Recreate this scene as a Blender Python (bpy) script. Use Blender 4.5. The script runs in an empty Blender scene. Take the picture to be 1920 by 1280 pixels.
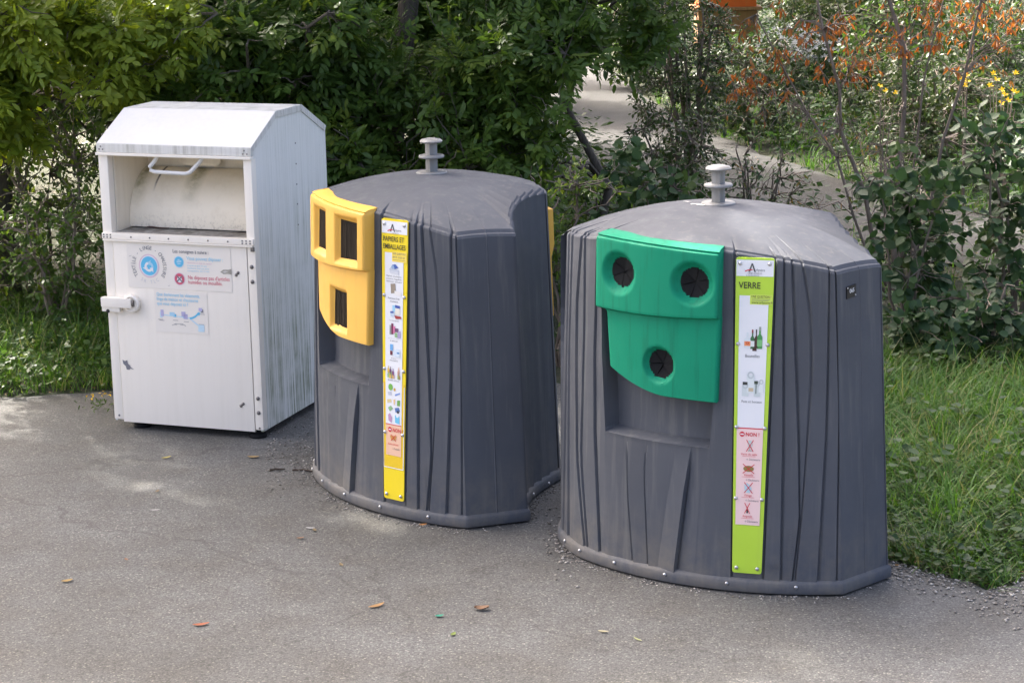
import bpy, bmesh, math, random
import numpy as np
from mathutils import Vector, Matrix
random.seed(7); RNG = np.random.default_rng(11)
sc = bpy.context.scene
COL = sc.collection
S = 0.85                       # survey units -> metres
# ------------------------------------------------------------------ camera
F, PITCH, ROLL, HC = 3805.3, 0.2269, -0.0181, 3.8992*S
cam = bpy.data.cameras.new('camera'); cam.sensor_width = 36; cam.lens = F/1920*36
cam.clip_start = 0.1; cam.clip_end = 400
camo = bpy.data.objects.new('camera', cam); COL.objects.link(camo)
camo.matrix_world = Matrix.Translation((0, 0, HC)) @ Matrix.Rotation(math.pi/2-PITCH, 4, 'X') @ Matrix.Rotation(ROLL, 4, 'Z')
sc.camera = camo
# ------------------------------------------------------------------ light
SUN_AZ = math.radians(-42)     # from +Y towards -X (behind left)
SUN_EL = math.radians(41)
w = bpy.data.worlds.new('World'); sc.world = w; w.use_nodes = True
nt = w.node_tree; bg = nt.nodes['Background']
sky = nt.nodes.new('ShaderNodeTexSky'); sky.sky_type = 'NISHITA'; sky.sun_disc = False
sky.sun_elevation = SUN_EL; sky.sun_rotation = SUN_AZ
sky.air_density = .4; sky.dust_density = 8.0; sky.ozone_density = 0
nt.links.new(sky.outputs[0], bg.inputs[0]); bg.inputs[1].default_value = 0.15
sun = bpy.data.lights.new('sun', 'SUN'); sun.energy = 2.1; sun.angle = math.radians(0.9); sun.color = (1, .95, .87)
suno = bpy.data.objects.new('sun', sun); COL.objects.link(suno)
sdir = Vector((math.sin(SUN_AZ)*math.cos(SUN_EL), math.cos(SUN_AZ)*math.cos(SUN_EL), math.sin(SUN_EL)))
suno.rotation_euler = sdir.to_track_quat('Z', 'Y').to_euler()
suno.location = (0, 0, 30)
sc.view_settings.view_transform = 'Standard'; sc.view_settings.look = 'None'
sc.view_settings.gamma = 1; sc.view_settings.exposure = 2.68
sc.render.engine = 'CYCLES'

# ------------------------------------------------------------------ materials
def lin(r, g, b):
    f = lambda c: c/12.92 if c <= .04045 else ((c+.055)/1.055)**2.4
    return (f(r/255), f(g/255), f(b/255), 1)
class NT:
    def __init__(s, name):
        s.m = bpy.data.materials.new(name); s.m.use_nodes = True; s.t = s.m.node_tree
        s.b = s.t.nodes['Principled BSDF']; s.out = s.t.nodes['Material Output']
    def n(s, typ, **kw):
        nd = s.t.nodes.new('ShaderNode'+typ)
        for k, v in kw.items():
            if k in nd.inputs: nd.inputs[k].default_value = v
            else: setattr(nd, k, v)
        return nd
    def l(s, a, b): s.t.links.new(a, b)
    def coord(s, kind='Object'): return s.n('TexCoord').outputs[kind]
    def mapping(s, scale, vec=None):
        mp = s.n('Mapping'); mp.inputs['Scale'].default_value = scale
        s.l(vec if vec is not None else s.coord(), mp.inputs[0]); return mp.outputs[0]
    def noise(s, scale, vec=None, detail=4, rough=.6):
        nd = s.n('TexNoise'); nd.inputs['Scale'].default_value = scale; nd.inputs['Detail'].default_value = detail; nd.inputs['Roughness'].default_value = rough
        s.l(vec if vec is not None else s.coord(), nd.inputs['Vector']); return nd.outputs['Fac']
    def ramp(s, fac, *stops):
        nd = s.n('ValToRGB'); cr = nd.color_ramp
        while len(cr.elements) < len(stops): cr.elements.new(.5)
        for e, (p, c) in zip(cr.elements, stops):
            e.position = p; e.color = c if len(c) == 4 else (*c, 1)
        s.l(fac, nd.inputs[0]); return nd.outputs[0]
    def mix(s, fac, a, b, blend='MIX'):
        nd = s.n('Mix'); nd.data_type = 'RGBA'; nd.blend_type = blend
        for v, i in ((fac, 0), (a, 6), (b, 7)):
            if isinstance(v, (int, float)): nd.inputs[i].default_value = v
            elif isinstance(v, tuple): nd.inputs[i].default_value = v if len(v) == 4 else (*v, 1)
            else: s.l(v, nd.inputs[i])
        return nd.outputs[2]
    def bump(s, h, strength=.3, dist=.01):
        nd = s.n('Bump'); nd.inputs['Strength'].default_value = strength; nd.inputs['Distance'].default_value = dist
        s.l(h, nd.inputs['Height']); s.l(nd.outputs[0], s.b.inputs['Normal'])
    def color(s, c):
        if isinstance(c, tuple): s.b.inputs['Base Color'].default_value = c if len(c) == 4 else (*c, 1)
        else: s.l(c, s.b.inputs['Base Color'])
    def rough(s, r):
        if isinstance(r, (int, float)): s.b.inputs['Roughness'].default_value = r
        else: s.l(r, s.b.inputs['Roughness'])
_flat = {}
def flat(c, rough=.45, metal=0, name='paint'):
    k = (tuple(c), rough, metal)
    if k not in _flat:
        q = NT(name); q.color(tuple(c)); q.rough(rough); q.b.inputs['Metallic'].default_value = metal; _flat[k] = q.m
    return _flat[k]
def rgb(r, g, b, rough=.4, metal=0): return flat(lin(r, g, b), rough, metal)

def m_plastic(name, col, dirt, spec=.35, rough=.5, streak=.5, ground=0.0):
    q = NT(name)
    v = q.coord()
    n1 = q.noise(3.5, v, 5); st = q.noise(1, q.mapping((26, 26, 1.6), v), 5)
    c = q.mix(q.ramp(n1, (.35, (0, 0, 0)), (.75, (.6, .6, .6))), col, tuple(x*1.14 for x in col[:3]))
    c = q.mix(q.ramp(st, (.52, (0, 0, 0)), (.78, (streak,)*3)), c, dirt)
    sp = q.noise(160, v, 2)
    c = q.mix(q.ramp(sp, (.70, (0, 0, 0)), (.76, (.25,)*3)), c, tuple(min(1, x*1.7+.03) for x in col[:3]))
    if ground:
        fd = q.noise(1.15, v, 6, .65); c = q.mix(q.ramp(fd, (.45, (0, 0, 0)), (.68, (.55,)*3)), c, tuple(x*1.35 for x in col[:3]))
        sc_ = q.noise(1, q.mapping((9, 9, 70), v), 7, .75); c = q.mix(q.ramp(sc_, (.70, (0, 0, 0)), (.735, (.35,)*3)), c, (.22, .22, .22, 1))
        sep = q.n('SeparateXYZ'); q.l(v, sep.inputs[0])
        ad = q.n('MapRange'); q.l(sep.outputs[2], ad.inputs[0]); ad.inputs[1].default_value = .38; ad.inputs[2].default_value = .0
        mu = q.n('Math'); mu.operation = 'MULTIPLY'; q.l(ad.outputs[0], mu.inputs[0]); q.l(q.ramp(q.noise(5, v, 6, .7), (.38, (0, 0, 0)), (.7, (1, 1, 1))), mu.inputs[1])
        mu2 = q.n('Math'); mu2.operation = 'MULTIPLY'; q.l(mu.outputs[0], mu2.inputs[0]); mu2.inputs[1].default_value = ground
        c = q.mix(mu2.outputs[0], c, (.17, .155, .13, 1))
    q.color(c)
    q.l(q.ramp(q.noise(9, v, 4), (.3, (rough-.08,)*3), (.7, (rough+.15,)*3)), q.b.inputs['Roughness'])
    q.b.inputs['Specular IOR Level'].default_value = spec
    q.bump(q.noise(260, v, 2), .25, .002)
    return q.m
M = {}
M['grey'] = m_plastic('grey_plastic', (.073, .079, .091, 1), (.16, .16, .155, 1), .24, .60, .6, 1.0)
M['yellow'] = m_plastic('yellow_plastic', (.76, .43, .07, 1), (.50, .27, .07, 1), .45, .45, .35)
M['green'] = m_plastic('green_plastic', (.003, .212, .116, 1), (.003, .11, .06, 1), .2, .6, .85)
def m_white(name, col, dcol, amount, sx=30, low=0.0, rough=.42):
    q = NT(name); v = q.coord()
    st = q.noise(1, q.mapping((sx, sx, 1.1), v), 6, .62); bl = q.noise(4, v, 6, .65)
    mu = q.n('Math'); mu.operation = 'MULTIPLY'; q.l(q.ramp(st, (.42, (0, 0, 0)), (.72, (1, 1, 1))), mu.inputs[0]); q.l(q.ramp(bl, (.30, (.15,)*3), (.7, (1, 1, 1))), mu.inputs[1])
    fac = mu.outputs[0]
    if low:
        sep = q.n('SeparateXYZ'); q.l(v, sep.inputs[0])
        mr = q.n('MapRange'); q.l(sep.outputs[2], mr.inputs[0]); mr.inputs[1].default_value = 1.5; mr.inputs[2].default_value = .05; mr.inputs[3].default_value = .35; mr.inputs[4].default_value = 1.0+low
        m2 = q.n('Math'); m2.operation = 'MULTIPLY'; q.l(fac, m2.inputs[0]); q.l(mr.outputs[0], m2.inputs[1]); fac = m2.outputs[0]
    m3 = q.n('Math'); m3.operation = 'MULTIPLY'; m3.use_clamp = True; q.l(fac, m3.inputs[0]); m3.inputs[1].default_value = amount
    c = q.mix(m3.outputs[0], col, dcol)
    sp = q.noise(55, v, 3, .7)
    c = q.mix(q.ramp(sp, (.66, (0, 0, 0)), (.74, (min(1, amount)*.6,)*3)), c, tuple(x*.6 for x in dcol[:3]))
    q.color(c); q.rough(rough); q.bump(q.noise(2.2, v, 3), .12, .02)
    return q.m
M['white'] = m_white('white_paint', (.90, .84, .73, 1), (.60, .54, .40, 1), .16)
M['white_roof'] = m_white('white_roof_paint', (.68, .67, .64, 1), (.46, .46, .42, 1), .25)
M['white_top'] = m_white('white_roof_top_paint', (.66, .66, .64, 1), (.30, .30, .26, 1), .9, 12)
M['white_side'] = m_white('white_side_paint', (.78, .775, .72, 1), (.24, .27, .17, 1), 1.0, 55, 1.6, .55)
M['white_trim'] = m_white('white_trim_paint', (.70, .69, .64, 1), (.25, .24, .17, 1), .9, 40)
M['galv'] = m_white('galvanised_steel', (.235, .24, .235, 1), (.13, .10, .07, 1), .8, 30, 0, .5)
M['black'] = flat((.012, .012, .012, 1), .6, 0, 'dark_inside_black')  # painted black for the unlit inside of openings and the lock hole
M['dark_screen'] = m_plastic('brown_black_rubber', (.020, .015, .010, 1), (.04, .03, .022, 1), .15, .65, .4)
M['rubber'] = m_plastic('dusty_rubber', (.014, .014, .015, 1), (.035, .033, .03, 1), .12, .75, .4)
M['steel'] = flat((.55, .55, .55, 1), .35, .9, 'rivet_steel')
M['bolt'] = flat((.20, .19, .18, 1), .45, .8, 'bolt_steel')

# ------------------------------------------------------------------ object helpers
def tag(o, label=None, cat=None, group=None, kind=None):
    if label: o['label'] = label
    if cat: o['category'] = cat
    if group: o['group'] = group
    if kind: o['kind'] = kind
    return o
def thing(name, label, cat, loc=(0, 0, 0), rz=0, group=None):
    o = bpy.data.objects.new(name, None); COL.objects.link(o); o.empty_display_size = .2
    o.location = loc; o.rotation_euler = (0, 0, rz)
    return tag(o, label, cat, group)
def link(name, me, mat=None, parent=None):
    o = bpy.data.objects.new(name, me); COL.objects.link(o)
    if mat is not None:
        me.materials.clear(); me.materials.append(mat)
    if parent is not None: o.parent = parent
    return o
def mesh(name, verts, faces, smooth=None, scale=S):
    me = bpy.data.meshes.new(name)
    v = np.asarray(verts, float)*scale
    me.from_pydata(v.tolist(), [], [list(map(int, f)) for f in faces]); me.update()
    if smooth is not None:
        me.polygons.foreach_set('use_smooth', [True]*len(me.polygons)); me.set_sharp_from_angle(angle=math.radians(smooth))
    return me
def obj(name, verts, faces, mat, parent=None, smooth=None, scale=S):
    return link(name, mesh(name, verts, faces, smooth, scale), mat, parent)
def bm_obj(name, bm, mat, parent=None, smooth=None, scale=S):
    bmesh.ops.recalc_face_normals(bm, faces=bm.faces)
    me = bpy.data.meshes.new(name)
    for v in bm.verts: v.co *= scale
    bm.to_mesh(me); bm.free()
    if smooth is not None:
        me.polygons.foreach_set('use_smooth', [True]*len(me.polygons)); me.set_sharp_from_angle(angle=math.radians(smooth))
    return link(name, me, mat, parent)
def bx(bm, x0, x1, y0, y1, z0, z1):
    v = [bm.verts.new(p) for p in ((x0, y0, z0), (x1, y0, z0), (x1, y1, z0), (x0, y1, z0), (x0, y0, z1), (x1, y0, z1), (x1, y1, z1), (x0, y1, z1))]
    for f in ((0, 3, 2, 1), (4, 5, 6, 7), (0, 1, 5, 4), (1, 2, 6, 5), (2, 3, 7, 6), (3, 0, 4, 7)): bm.faces.new([v[i] for i in f])
    return v
def box(name, dims, mat, parent, bev=.004, scale=S):
    bm = bmesh.new(); bx(bm, *dims)
    if bev: bmesh.ops.bevel(bm, geom=bm.edges[:], offset=bev, segments=2, affect='EDGES', profile=.7)
    return bm_obj(name, bm, mat, parent, 40, scale)
def prism(name, pts, axis, a0, a1, mat, parent, bev=0):
    """extrude the polygon pts (two coordinates) along axis ('x','y','z') from a0 to a1"""
    bm = bmesh.new()
    def P(p, a): return {'x': (a, p[0], p[1]), 'y': (p[0], a, p[1]), 'z': (p[0], p[1], a)}[axis]
    A = [bm.verts.new(P(p, a0)) for p in pts]; B = [bm.verts.new(P(p, a1)) for p in pts]; n = len(pts)
    bm.faces.new(A); bm.faces.new(B[::-1])
    for i in range(n): bm.faces.new((A[i], B[i], B[(i+1) % n], A[(i+1) % n]))
    if bev: bmesh.ops.bevel(bm, geom=bm.edges[:], offset=bev, segments=2, affect='EDGES')
    return bm_obj(name, bm, mat, parent, 35)
def lathe(profile, n=24, square=False):
    """profile [(r, z)] -> verts, faces around z"""
    V, Fc = [], []
    for r, z in profile:
        for k in range(n):
            a = 2*math.pi*(k+.5)/n; V.append((r*math.cos(a), r*math.sin(a), z))
    for i in range(len(profile)-1):
        for k in range(n):
            Fc.append((i*n+k, i*n+(k+1) % n, (i+1)*n+(k+1) % n, (i+1)*n+k))
    Fc.append(list(range(n))[::-1]); Fc.append([(len(profile)-1)*n+k for k in range(n)])
    return V, Fc
def tube_arrays(path, radii, n=6):
    path = [Vector(p) for p in path]; V = []; Fc = []
    up = Vector((.13, .21, .97))
    for i, p in enumerate(path):
        t = (path[min(i+1, len(path)-1)]-path[max(i-1, 0)]).normalized()
        a = t.cross(up)
        if a.length < .05: a = t.cross(Vector((1, 0, 0)))
        a.normalize(); b = t.cross(a)
        for k in range(n):
            an = 2*math.pi*k/n; V.append(p+(a*math.cos(an)+b*math.sin(an))*radii[i])
    for i in range(len(path)-1):
        for k in range(n): Fc.append((i*n+k, i*n+(k+1) % n, (i+1)*n+(k+1) % n, (i+1)*n+k))
    Fc.append(tuple(range(n))[::-1]); Fc.append(tuple((len(path)-1)*n+k for k in range(n)))
    return V, Fc
# small dome-head fastener, shared mesh, local +Z out
RIV_V, RIV_F = lathe([(1.0, 0), (1.0, .25), (.75, .62), (.3, .8)], 8)
_rivme = {}
def fastener(name, p, n, r, mat, parent):
    k = (round(r, 4), mat.name)
    if k not in _rivme:
        _rivme[k] = mesh(name, np.array(RIV_V)*r, RIV_F, 50); _rivme[k].materials.append(mat)
    o = bpy.data.objects.new(name, _rivme[k]); COL.objects.link(o); o.parent = parent
    o.location = Vector(p)*S; o.rotation_euler = Vector(n).to_track_quat('Z', 'Y').to_euler()
    return o
# flat print: text and shapes as thin sheets mapped through fn(s, t) -> point
def text_mesh(body, size, align='LEFT', squeeze=1.0, bold=0):
    cu = bpy.data.curves.new('lettering', 'FONT'); cu.body = body; cu.size = size; cu.align_x = align; cu.resolution_u = 2
    cu.offset = bold
    o = bpy.data.objects.new('lettering', cu); COL.objects.link(o)
    dg = bpy.context.evaluated_depsgraph_get(); me = bpy.data.meshes.new_from_object(o.evaluated_get(dg))
    V = np.array([v.co[:] for v in me.vertices]).reshape(-1, 3); Fc = [tuple(p.vertices) for p in me.polygons]
    bpy.data.objects.remove(o); bpy.data.curves.remove(cu); bpy.data.meshes.remove(me)
    if len(V): V[:, 0] *= squeeze
    return V, Fc
class Print:
    """collects coloured flat pieces of one sheet; one mesh, one material slot per colour"""
    def __init__(s): s.V = []; s.F = []; s.mi = []; s.mats = []
    def add(s, pts, faces, mat):
        if mat not in s.mats: s.mats.append(mat)
        o = len(s.V); s.V += [tuple(p) for p in pts]; s.F += [tuple(o+i for i in f) for f in faces]; s.mi += [s.mats.index(mat)]*len(faces)
    def build(s, name, parent, scale=S):
        me = mesh(name, s.V, s.F, None, scale)
        for m in s.mats: me.materials.append(m)
        me.polygons.foreach_set('material_index', s.mi); me.update()
        o = bpy.data.objects.new(name, me); COL.objects.link(o); o.parent = parent; return o
def rect(x0, x1, y0, y1, n=1):
    ys = np.linspace(y0, y1, n+1); V = []
    for y in ys: V += [(x0, y), (x1, y)]
    return V, [(2*i, 2*i+1, 2*i+3, 2*i+2) for i in range(n)]
def ell(cx, cy, rx, ry, n=20):
    return [(cx+rx*math.cos(2*math.pi*k/n), cy+ry*math.sin(2*math.pi*k/n)) for k in range(n)], [tuple(range(n))]
def ring(cx, cy, r0, r1, n=28, a0=0, a1=2*math.pi):
    V = []; Fc = []
    for k in range(n+1):
        a = a0+(a1-a0)*k/n; V += [(cx+r0*math.cos(a), cy+r0*math.sin(a)), (cx+r1*math.cos(a), cy+r1*math.sin(a))]
    for k in range(n): Fc.append((2*k, 2*k+1, 2*k+3, 2*k+2))
    return V, Fc
def bar(x0, y0, x1, y1, wd):
    dx, dy = x1-x0, y1-y0; L = math.hypot(dx, dy); nx, ny = -dy/L*wd/2, dx/L*wd/2
    return [(x0+nx, y0+ny), (x0-nx, y0-ny), (x1-nx, y1-ny), (x1+nx, y1+ny)], [(0, 1, 2, 3)]
# ------------------------------------------------------------------ setting: ground, forecourt, path
def sstep(a, b, x):
    t = np.clip((np.asarray(x, float)-a)/(b-a), 0, 1); return t*t*(3-2*t)
def bank(x, y):
    x = np.asarray(x, float); y = np.asarray(y, float)
    r = .12*sstep(1.5, 2.4, x)*sstep(9.3, 11.6, y)*(1-sstep(13.4, 16.5, y))
    l = .10*sstep(-1.2, -2.2, x)*sstep(12.9, 14.2, y)*(1-sstep(16, 19, y))
    return r+l
def m_soil():
    q = NT('soil_and_litter'); v = q.coord()
    c = q.ramp(q.noise(1.3, v, 8, .7), (.3, (.035, .032, .018)), (.5, (.030, .045, .014)), (.7, (.075, .060, .035)))
    c = q.mix(q.ramp(q.noise(24, v, 5, .7), (.5, (0, 0, 0)), (.7, (.8, .8, .8))), c, (.09, .065, .035))
    q.color(c); q.rough(.95); q.bump(q.noise(18, v, 8, .7), .9, .06); return q.m
def m_asphalt(name='weathered_asphalt', gain=1.0):
    q = NT(name); v = q.coord()
    big = q.noise(.55, v, 6, .6); mid = q.noise(3.0, v, 5, .6)
    c = q.ramp(big, (.28, (.078, .077, .074)), (.52, (.116, .117, .118)), (.74, (.150, .152, .156)))
    c = q.mix(q.ramp(mid, (.42, (0, 0, 0)), (.72, (.6,)*3)), c, (.080, .074, .065, 1))
    vo = q.n('TexVoronoi'); vo.inputs['Scale'].default_value = 125; q.l(v, vo.inputs['Vector'])
    sep = q.n('SeparateColor'); q.l(vo.outputs['Color'], sep.inputs[0])
    stone = q.ramp(sep.outputs[0], (.0, (.66,)*3), (.45, (.93,)*3), (.80, (1.10,)*3), (.955, (1.28,)*3), (.965, (1.85, 1.8, 1.7)))
    gap = q.ramp(vo.outputs['Distance'], (.35, (1, 1, 1)), (.8, (.55,)*3))
    c = q.mix(1.0, c, stone, 'MULTIPLY'); c = q.mix(.75, c, gap, 'MULTIPLY')
    # cracks with gravel in them
    wv = q.n('TexVoronoi'); wv.feature = 'DISTANCE_TO_EDGE'; wv.inputs['Scale'].default_value = .33
    nz = q.n('TexNoise'); nz.inputs['Scale'].default_value = 3; nz.inputs['Detail'].default_value = 6; q.l(v, nz.inputs['Vector'])
    va = q.n('VectorMath'); va.operation = 'MULTIPLY_ADD'; q.l(nz.outputs['Color'], va.inputs[0]); va.inputs[1].default_value = (.6, .6, 0); q.l(v, va.inputs[2]); q.l(va.outputs[0], wv.inputs['Vector'])
    crk = q.ramp(wv.outputs['Distance'], (.0, (.45,)*3), (.004, (0, 0, 0)))
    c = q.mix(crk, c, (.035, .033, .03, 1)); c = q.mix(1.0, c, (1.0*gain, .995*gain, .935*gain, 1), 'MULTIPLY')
    q.color(c); q.rough(.88)
    h = q.mix(1.0, gap, q.ramp(sep.outputs[0], (0, (.2,)*3), (1, (1, 1, 1))), 'MULTIPLY')
    q.bump(h, .5, .005); return q.m
M['soil'] = m_soil(); M['asphalt'] = m_asphalt(); M['shaded_asphalt'] = m_asphalt('shaded_path_asphalt', .45)  # path uses the same asphalt, darkened in colour to stand for shade
def sheet(name, xs, ys, zf, mat):
    X, Y = np.meshgrid(xs, ys); Z = zf(X, Y)
    V = np.stack([X, Y, Z], -1).reshape(-1, 3); nx, ny = len(xs), len(ys)
    Fc = [(j*nx+i, j*nx+i+1, (j+1)*nx+i+1, (j+1)*nx+i) for j in range(ny-1) for i in range(nx-1)]
    return tag(obj(name, V, Fc, mat, None, 60, 1), kind='structure')
gx = np.concatenate([[-120, -60, -30, -16], np.arange(-10, 10.1, .3), [16, 30, 60, 120]])
gy = np.concatenate([[-60, -20, 0, 5], np.arange(8, 24, .3), [28, 34, 42, 60, 100, 180]])
sheet('ground', gx, gy, lambda x, y: bank(x, y)-.012+.02*np.sin(x*5.1+y*3.3)*np.sin(y*4.7-x*2.2)*(bank(x, y) > .01), M['soil'])
def poly_sheet(name, pts, z, mat):
    bm = bmesh.new(); f = bm.faces.new([bm.verts.new((x, y, z)) for x, y in pts]); bmesh.ops.triangulate(bm, faces=[f])
    for f in bm.faces:
        if f.normal.z < 0: f.normal_flip()
    me = bpy.data.meshes.new(name); bm.to_mesh(me); bm.free()
    return tag(link(name, me, mat), kind='structure')
def jag(pts, step=.12, amp=.035):
    out = []
    for (x0, y0), (x1, y1) in zip(pts[:-1], pts[1:]):
        L = math.hypot(x1-x0, y1-y0); n = max(1, int(L/step))
        for i in range(n):
            t = i/n; out.append((x0+(x1-x0)*t+random.uniform(-amp, amp), y0+(y1-y0)*t+random.uniform(-amp, amp)))
    return out+[pts[-1]]
EDGE = [(-14, 13.3), (-5, 13.05), (-3.6, 12.95), (-2.6, 13.1), (-1.2, 13.4), (.1, 13.3), (1.0, 12.4), (1.55, 10.9), (1.72, 9.75), (1.82, 9.42), (2.02, 9.22), (2.22, 8.97), (2.34, 9.05), (2.6, 9.35), (3.4, 9.7), (14, 10.6)]
poly_sheet('forecourt', [(-14, -20)]+jag(EDGE)+[(14, -20)], 0, M['asphalt'])
PATH = [(9, 15.9), (5.2, 17.1), (3.6, 18.7), (2.65, 21), (1.8, 24), (1.1, 28), (.75, 33), (.2, 42)]
def ribbon(cl, wd):
    L, R = [], []
    for i, (x, y) in enumerate(cl):
        x0, y0 = cl[max(i-1, 0)]; x1, y1 = cl[min(i+1, len(cl)-1)]; d = math.hypot(x1-x0, y1-y0); nx, ny = -(y1-y0)/d, (x1-x0)/d
        L.append((x+nx*wd/2, y+ny*wd/2)); R.append((x-nx*wd/2, y-ny*wd/2))
    return jag(L, .3, .05)+jag(R, .3, .05)[::-1]
poly_sheet('path', ribbon(PATH, 2.3), .012, M['shaded_asphalt'])

# ------------------------------------------------------------------ recycling bins (survey units, scaled by S)
A_, B_, SG, IN1, ZC = 1.037, .3993, .3612, .0786, 1.7974
RARC = (A_*A_+SG*SG)/(2*SG)
def mz(z): return 1-IN1*z/ZC
def fy(x):
    y = -(B_+SG)+RARC-math.sqrt(max(RARC**2-x*x, 1e-6))
    if x < -.45: y += .6*(-x-.45)**2
    return y
def fnorm(x):
    d = (fy(x+.003)-fy(x-.003))/.006; L = math.hypot(1, d); return (d/L, -1/L)
def surf(x, z, off=0):
    m = mz(z); xb = x/m; n = fnorm(xb); return (xb*m+n[0]*off, fy(xb)*m+n[1]*off, z)
def dome(r2): return 2.04-.232*r2
def interp(pts, z):
    return float(np.interp(z, [p[0] for p in pts], [p[1] for p in pts]))
# fold lines on the front: (z, x) tracks, offset on the left and on the right side of the line
FOLDS = [
 ([(.1, -.775), (1.93, -.775)], .004, -.010),
 ([(.1, -.69), (1.2, -.725), (1.93, -.70)], .006, -.006),
 ([(.1, -.50), (.6, -.59), (1.2, -.617), (1.5, -.62), (1.93, -.565)], .010, -.010),
 ([(.1, -.478), (.6, -.55), (1.375, -.533), (1.93, -.54)], .003, -.006),
 ([(.1, -.37), (.78, -.421), (1.25, -.431), (1.4, -.426), (1.93, -.415)], .010, -.008),
 ([(.1, -.30), (.80, -.327), (1.26, -.363), (1.5, -.37), (1.93, -.375)], .004, .004),     # niche left
 ([(.1, -.114), (.48, -.156), (.8, -.168), (1.9, -.2)], -.008, .008),
 ([(.1, -.01), (.62, -.043), (.8, -.026), (1.9, -.02)], -.008, .009),
 ([(.1, .05), (.587, .115), (.8, .154), (1.9, .16)], .0, -.002),
 ([(.1, .165), (.54, .214), (.8, .249), (1.9, .25)], .028, -.026),
 ([(.1, .285), (.8, .315), (1.9, .34)], .001, -.001),
 ([(.1, .325), (.8, .348), (1.35, .39), (1.93, .405)], .004, .004),                          # niche right
 ([(.1, .487), (1.13, .478), (1.93, .457)], .004, -.018),                                   # sign groove
 ([(.1, .660), (1.36, .674), (1.93, .674)], -.018, .002),
 ([(.1, .741), (.92, .731), (1.36, .718), (1.86, .707)], .010, -.010),
 ([(.1, .800), (.43, .824), (.925, .802), (1.366, .774), (1.85, .744)], .008, -.012),
 ([(.1, .818), (.43, .836), (.84, .851), (1.25, .862), (1.58, .845), (1.85, .80)], -.004, .008),
 ([(.1, .918), (.925, .929), (1.365, .923), (1.82, .913)], .011, -.010),
 ([(.1, 1.003), (1.03, .984), (1.36, .966), (1.82, .940)], .006, -.006)]
NICHE = (5, 11); FOLD_GAIN = .5
def catmull(pts, n):
    P = [np.array(p, float) for p in pts]; P = [2*P[0]-P[1]]+P+[2*P[-1]-P[-2]]; out = []
    for i in range(1, len(P)-2):
        for k in range(n):
            t = k/n; a, b, c, d = P[i-1:i+3]
            out.append(.5*((2*b)+(-a+c)*t+(2*a-5*b+4*c-d)*t*t+(-a+3*b-3*c+d)*t**3))
    out.append(P[-2]); return out
SIDE = []
def bin_columns():
    """each column: function z -> (x, y, nx, ny, off, niche)"""
    cols = []
    E2 = .0035
    tracks = [([(0, -.83), (2, -.855)], 0, 0)]+FOLDS+[([(0, 1.034), (2, 1.034*mz(2.0))], .002, 0)]
    def front(i, f, x_shift=0, groove=0):
        tl, tr = tracks[i], tracks[i+1]
        def fn(z):
            xl, xr = interp(tl[0], z), interp(tr[0], z); x = xl+(xr-xl)*f+x_shift
            off = (tl[2]+(tr[1]-tl[2])*f)*FOLD_GAIN+groove
            m = mz(z); xb = x/m; n = fnorm(xb)
            return x, fy(xb)*m, n[0], n[1], off, NICHE[0] < i <= NICHE[1]
        return fn
    for i in range(len(tracks)-1):
        wd = abs(interp(tracks[i+1][0], 1)-interp(tracks[i][0], 1)); n = max(2, int(wd/.03))
        g0 = -.0085 if tracks[i][2] < tracks[i][1]-.003 else 0; g1 = -.0085 if tracks[i+1][1] < tracks[i+1][2]-.003 else 0
        e = min(.3/n, .016/max(wd, .02))
        cols.append(front(i, 0, E2, g0)); cols.append(front(i, e, E2))
        for k in range(1, n): cols.append(front(i, k/n))
        cols.append(front(i, 1-e, -E2)); cols.append(front(i, 1, -E2, g1))
    def fixed(p, n, off, tp=1.0):
        def fn(z):
            m = 1-tp*(1-mz(z)); return p[0]*m, p[1]*m, n[0], n[1], off, False
        return fn
    def run(pts, offs, tp=None):
        pts = [np.array(p) for p in pts]
        for i, p in enumerate(pts):
            t = pts[min(i+1, len(pts)-1)]-pts[max(i-1, 0)]; t = t/np.linalg.norm(t); cols.append(fixed(p, (t[1], -t[0]), offs[i], 1.0 if tp is None else tp[i]))
    ch = [np.array((1.037, -.3993))*(1-t)+np.array((1.128, -.010))*t for t in (0, .05, .25, .485, .5, .515, .75, .95, 1)]
    run(ch, [0, 0, 0, 0, .004, 0, 0, 0, 0])
    rnd = random.Random(5)
    def pleated(pts, n, k):
        c = catmull(pts, n); out = []; offs = []
        per = max(2, len(c)//k)
        for i, p in enumerate(c):
            ph = (i % per)/per
            if i and i % per == 0:
                out.append(np.array(p)-.0*np.array(p)); offs.append(.007)
                p = c[i]+(c[min(i+1, len(c)-1)]-c[i])*.18
            out.append(np.array(p)); offs.append(-.010+.015*ph)
        run(out, offs)
    i0 = len(cols)
    pleated([(1.128, .0), (.93, .10), (.76, .25), (.62, .44), (.50, .63)], 9, 7)
    SIDE.extend(range(i0, len(cols)))
    c = [( .50*(1-t)+(-.50)*t, ) for t in np.linspace(0, 1, 26)]
    run([(x[0], .76-.46*x[0]**2) for x in c], [0.008 if i % 5 else -.006 for i in range(26)])
    pleated([(-.53, .66), (-.64, .42), (-.76, .2), (-1.025, -.06)], 9, 6)
    run([np.array((-1.03, -.08))*(1-t)+np.array((-.878, -.375))*t for t in (0, .05, .25, .485, .5, .515, .75, .95, 1)], [0, 0, 0, 0, .004, 0, 0, 0, 0], [1, .95, .8, .6, .58, .56, .4, .3, .28])
    return cols
COLS = bin_columns()
SIDE_SET = set(SIDE)
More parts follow.
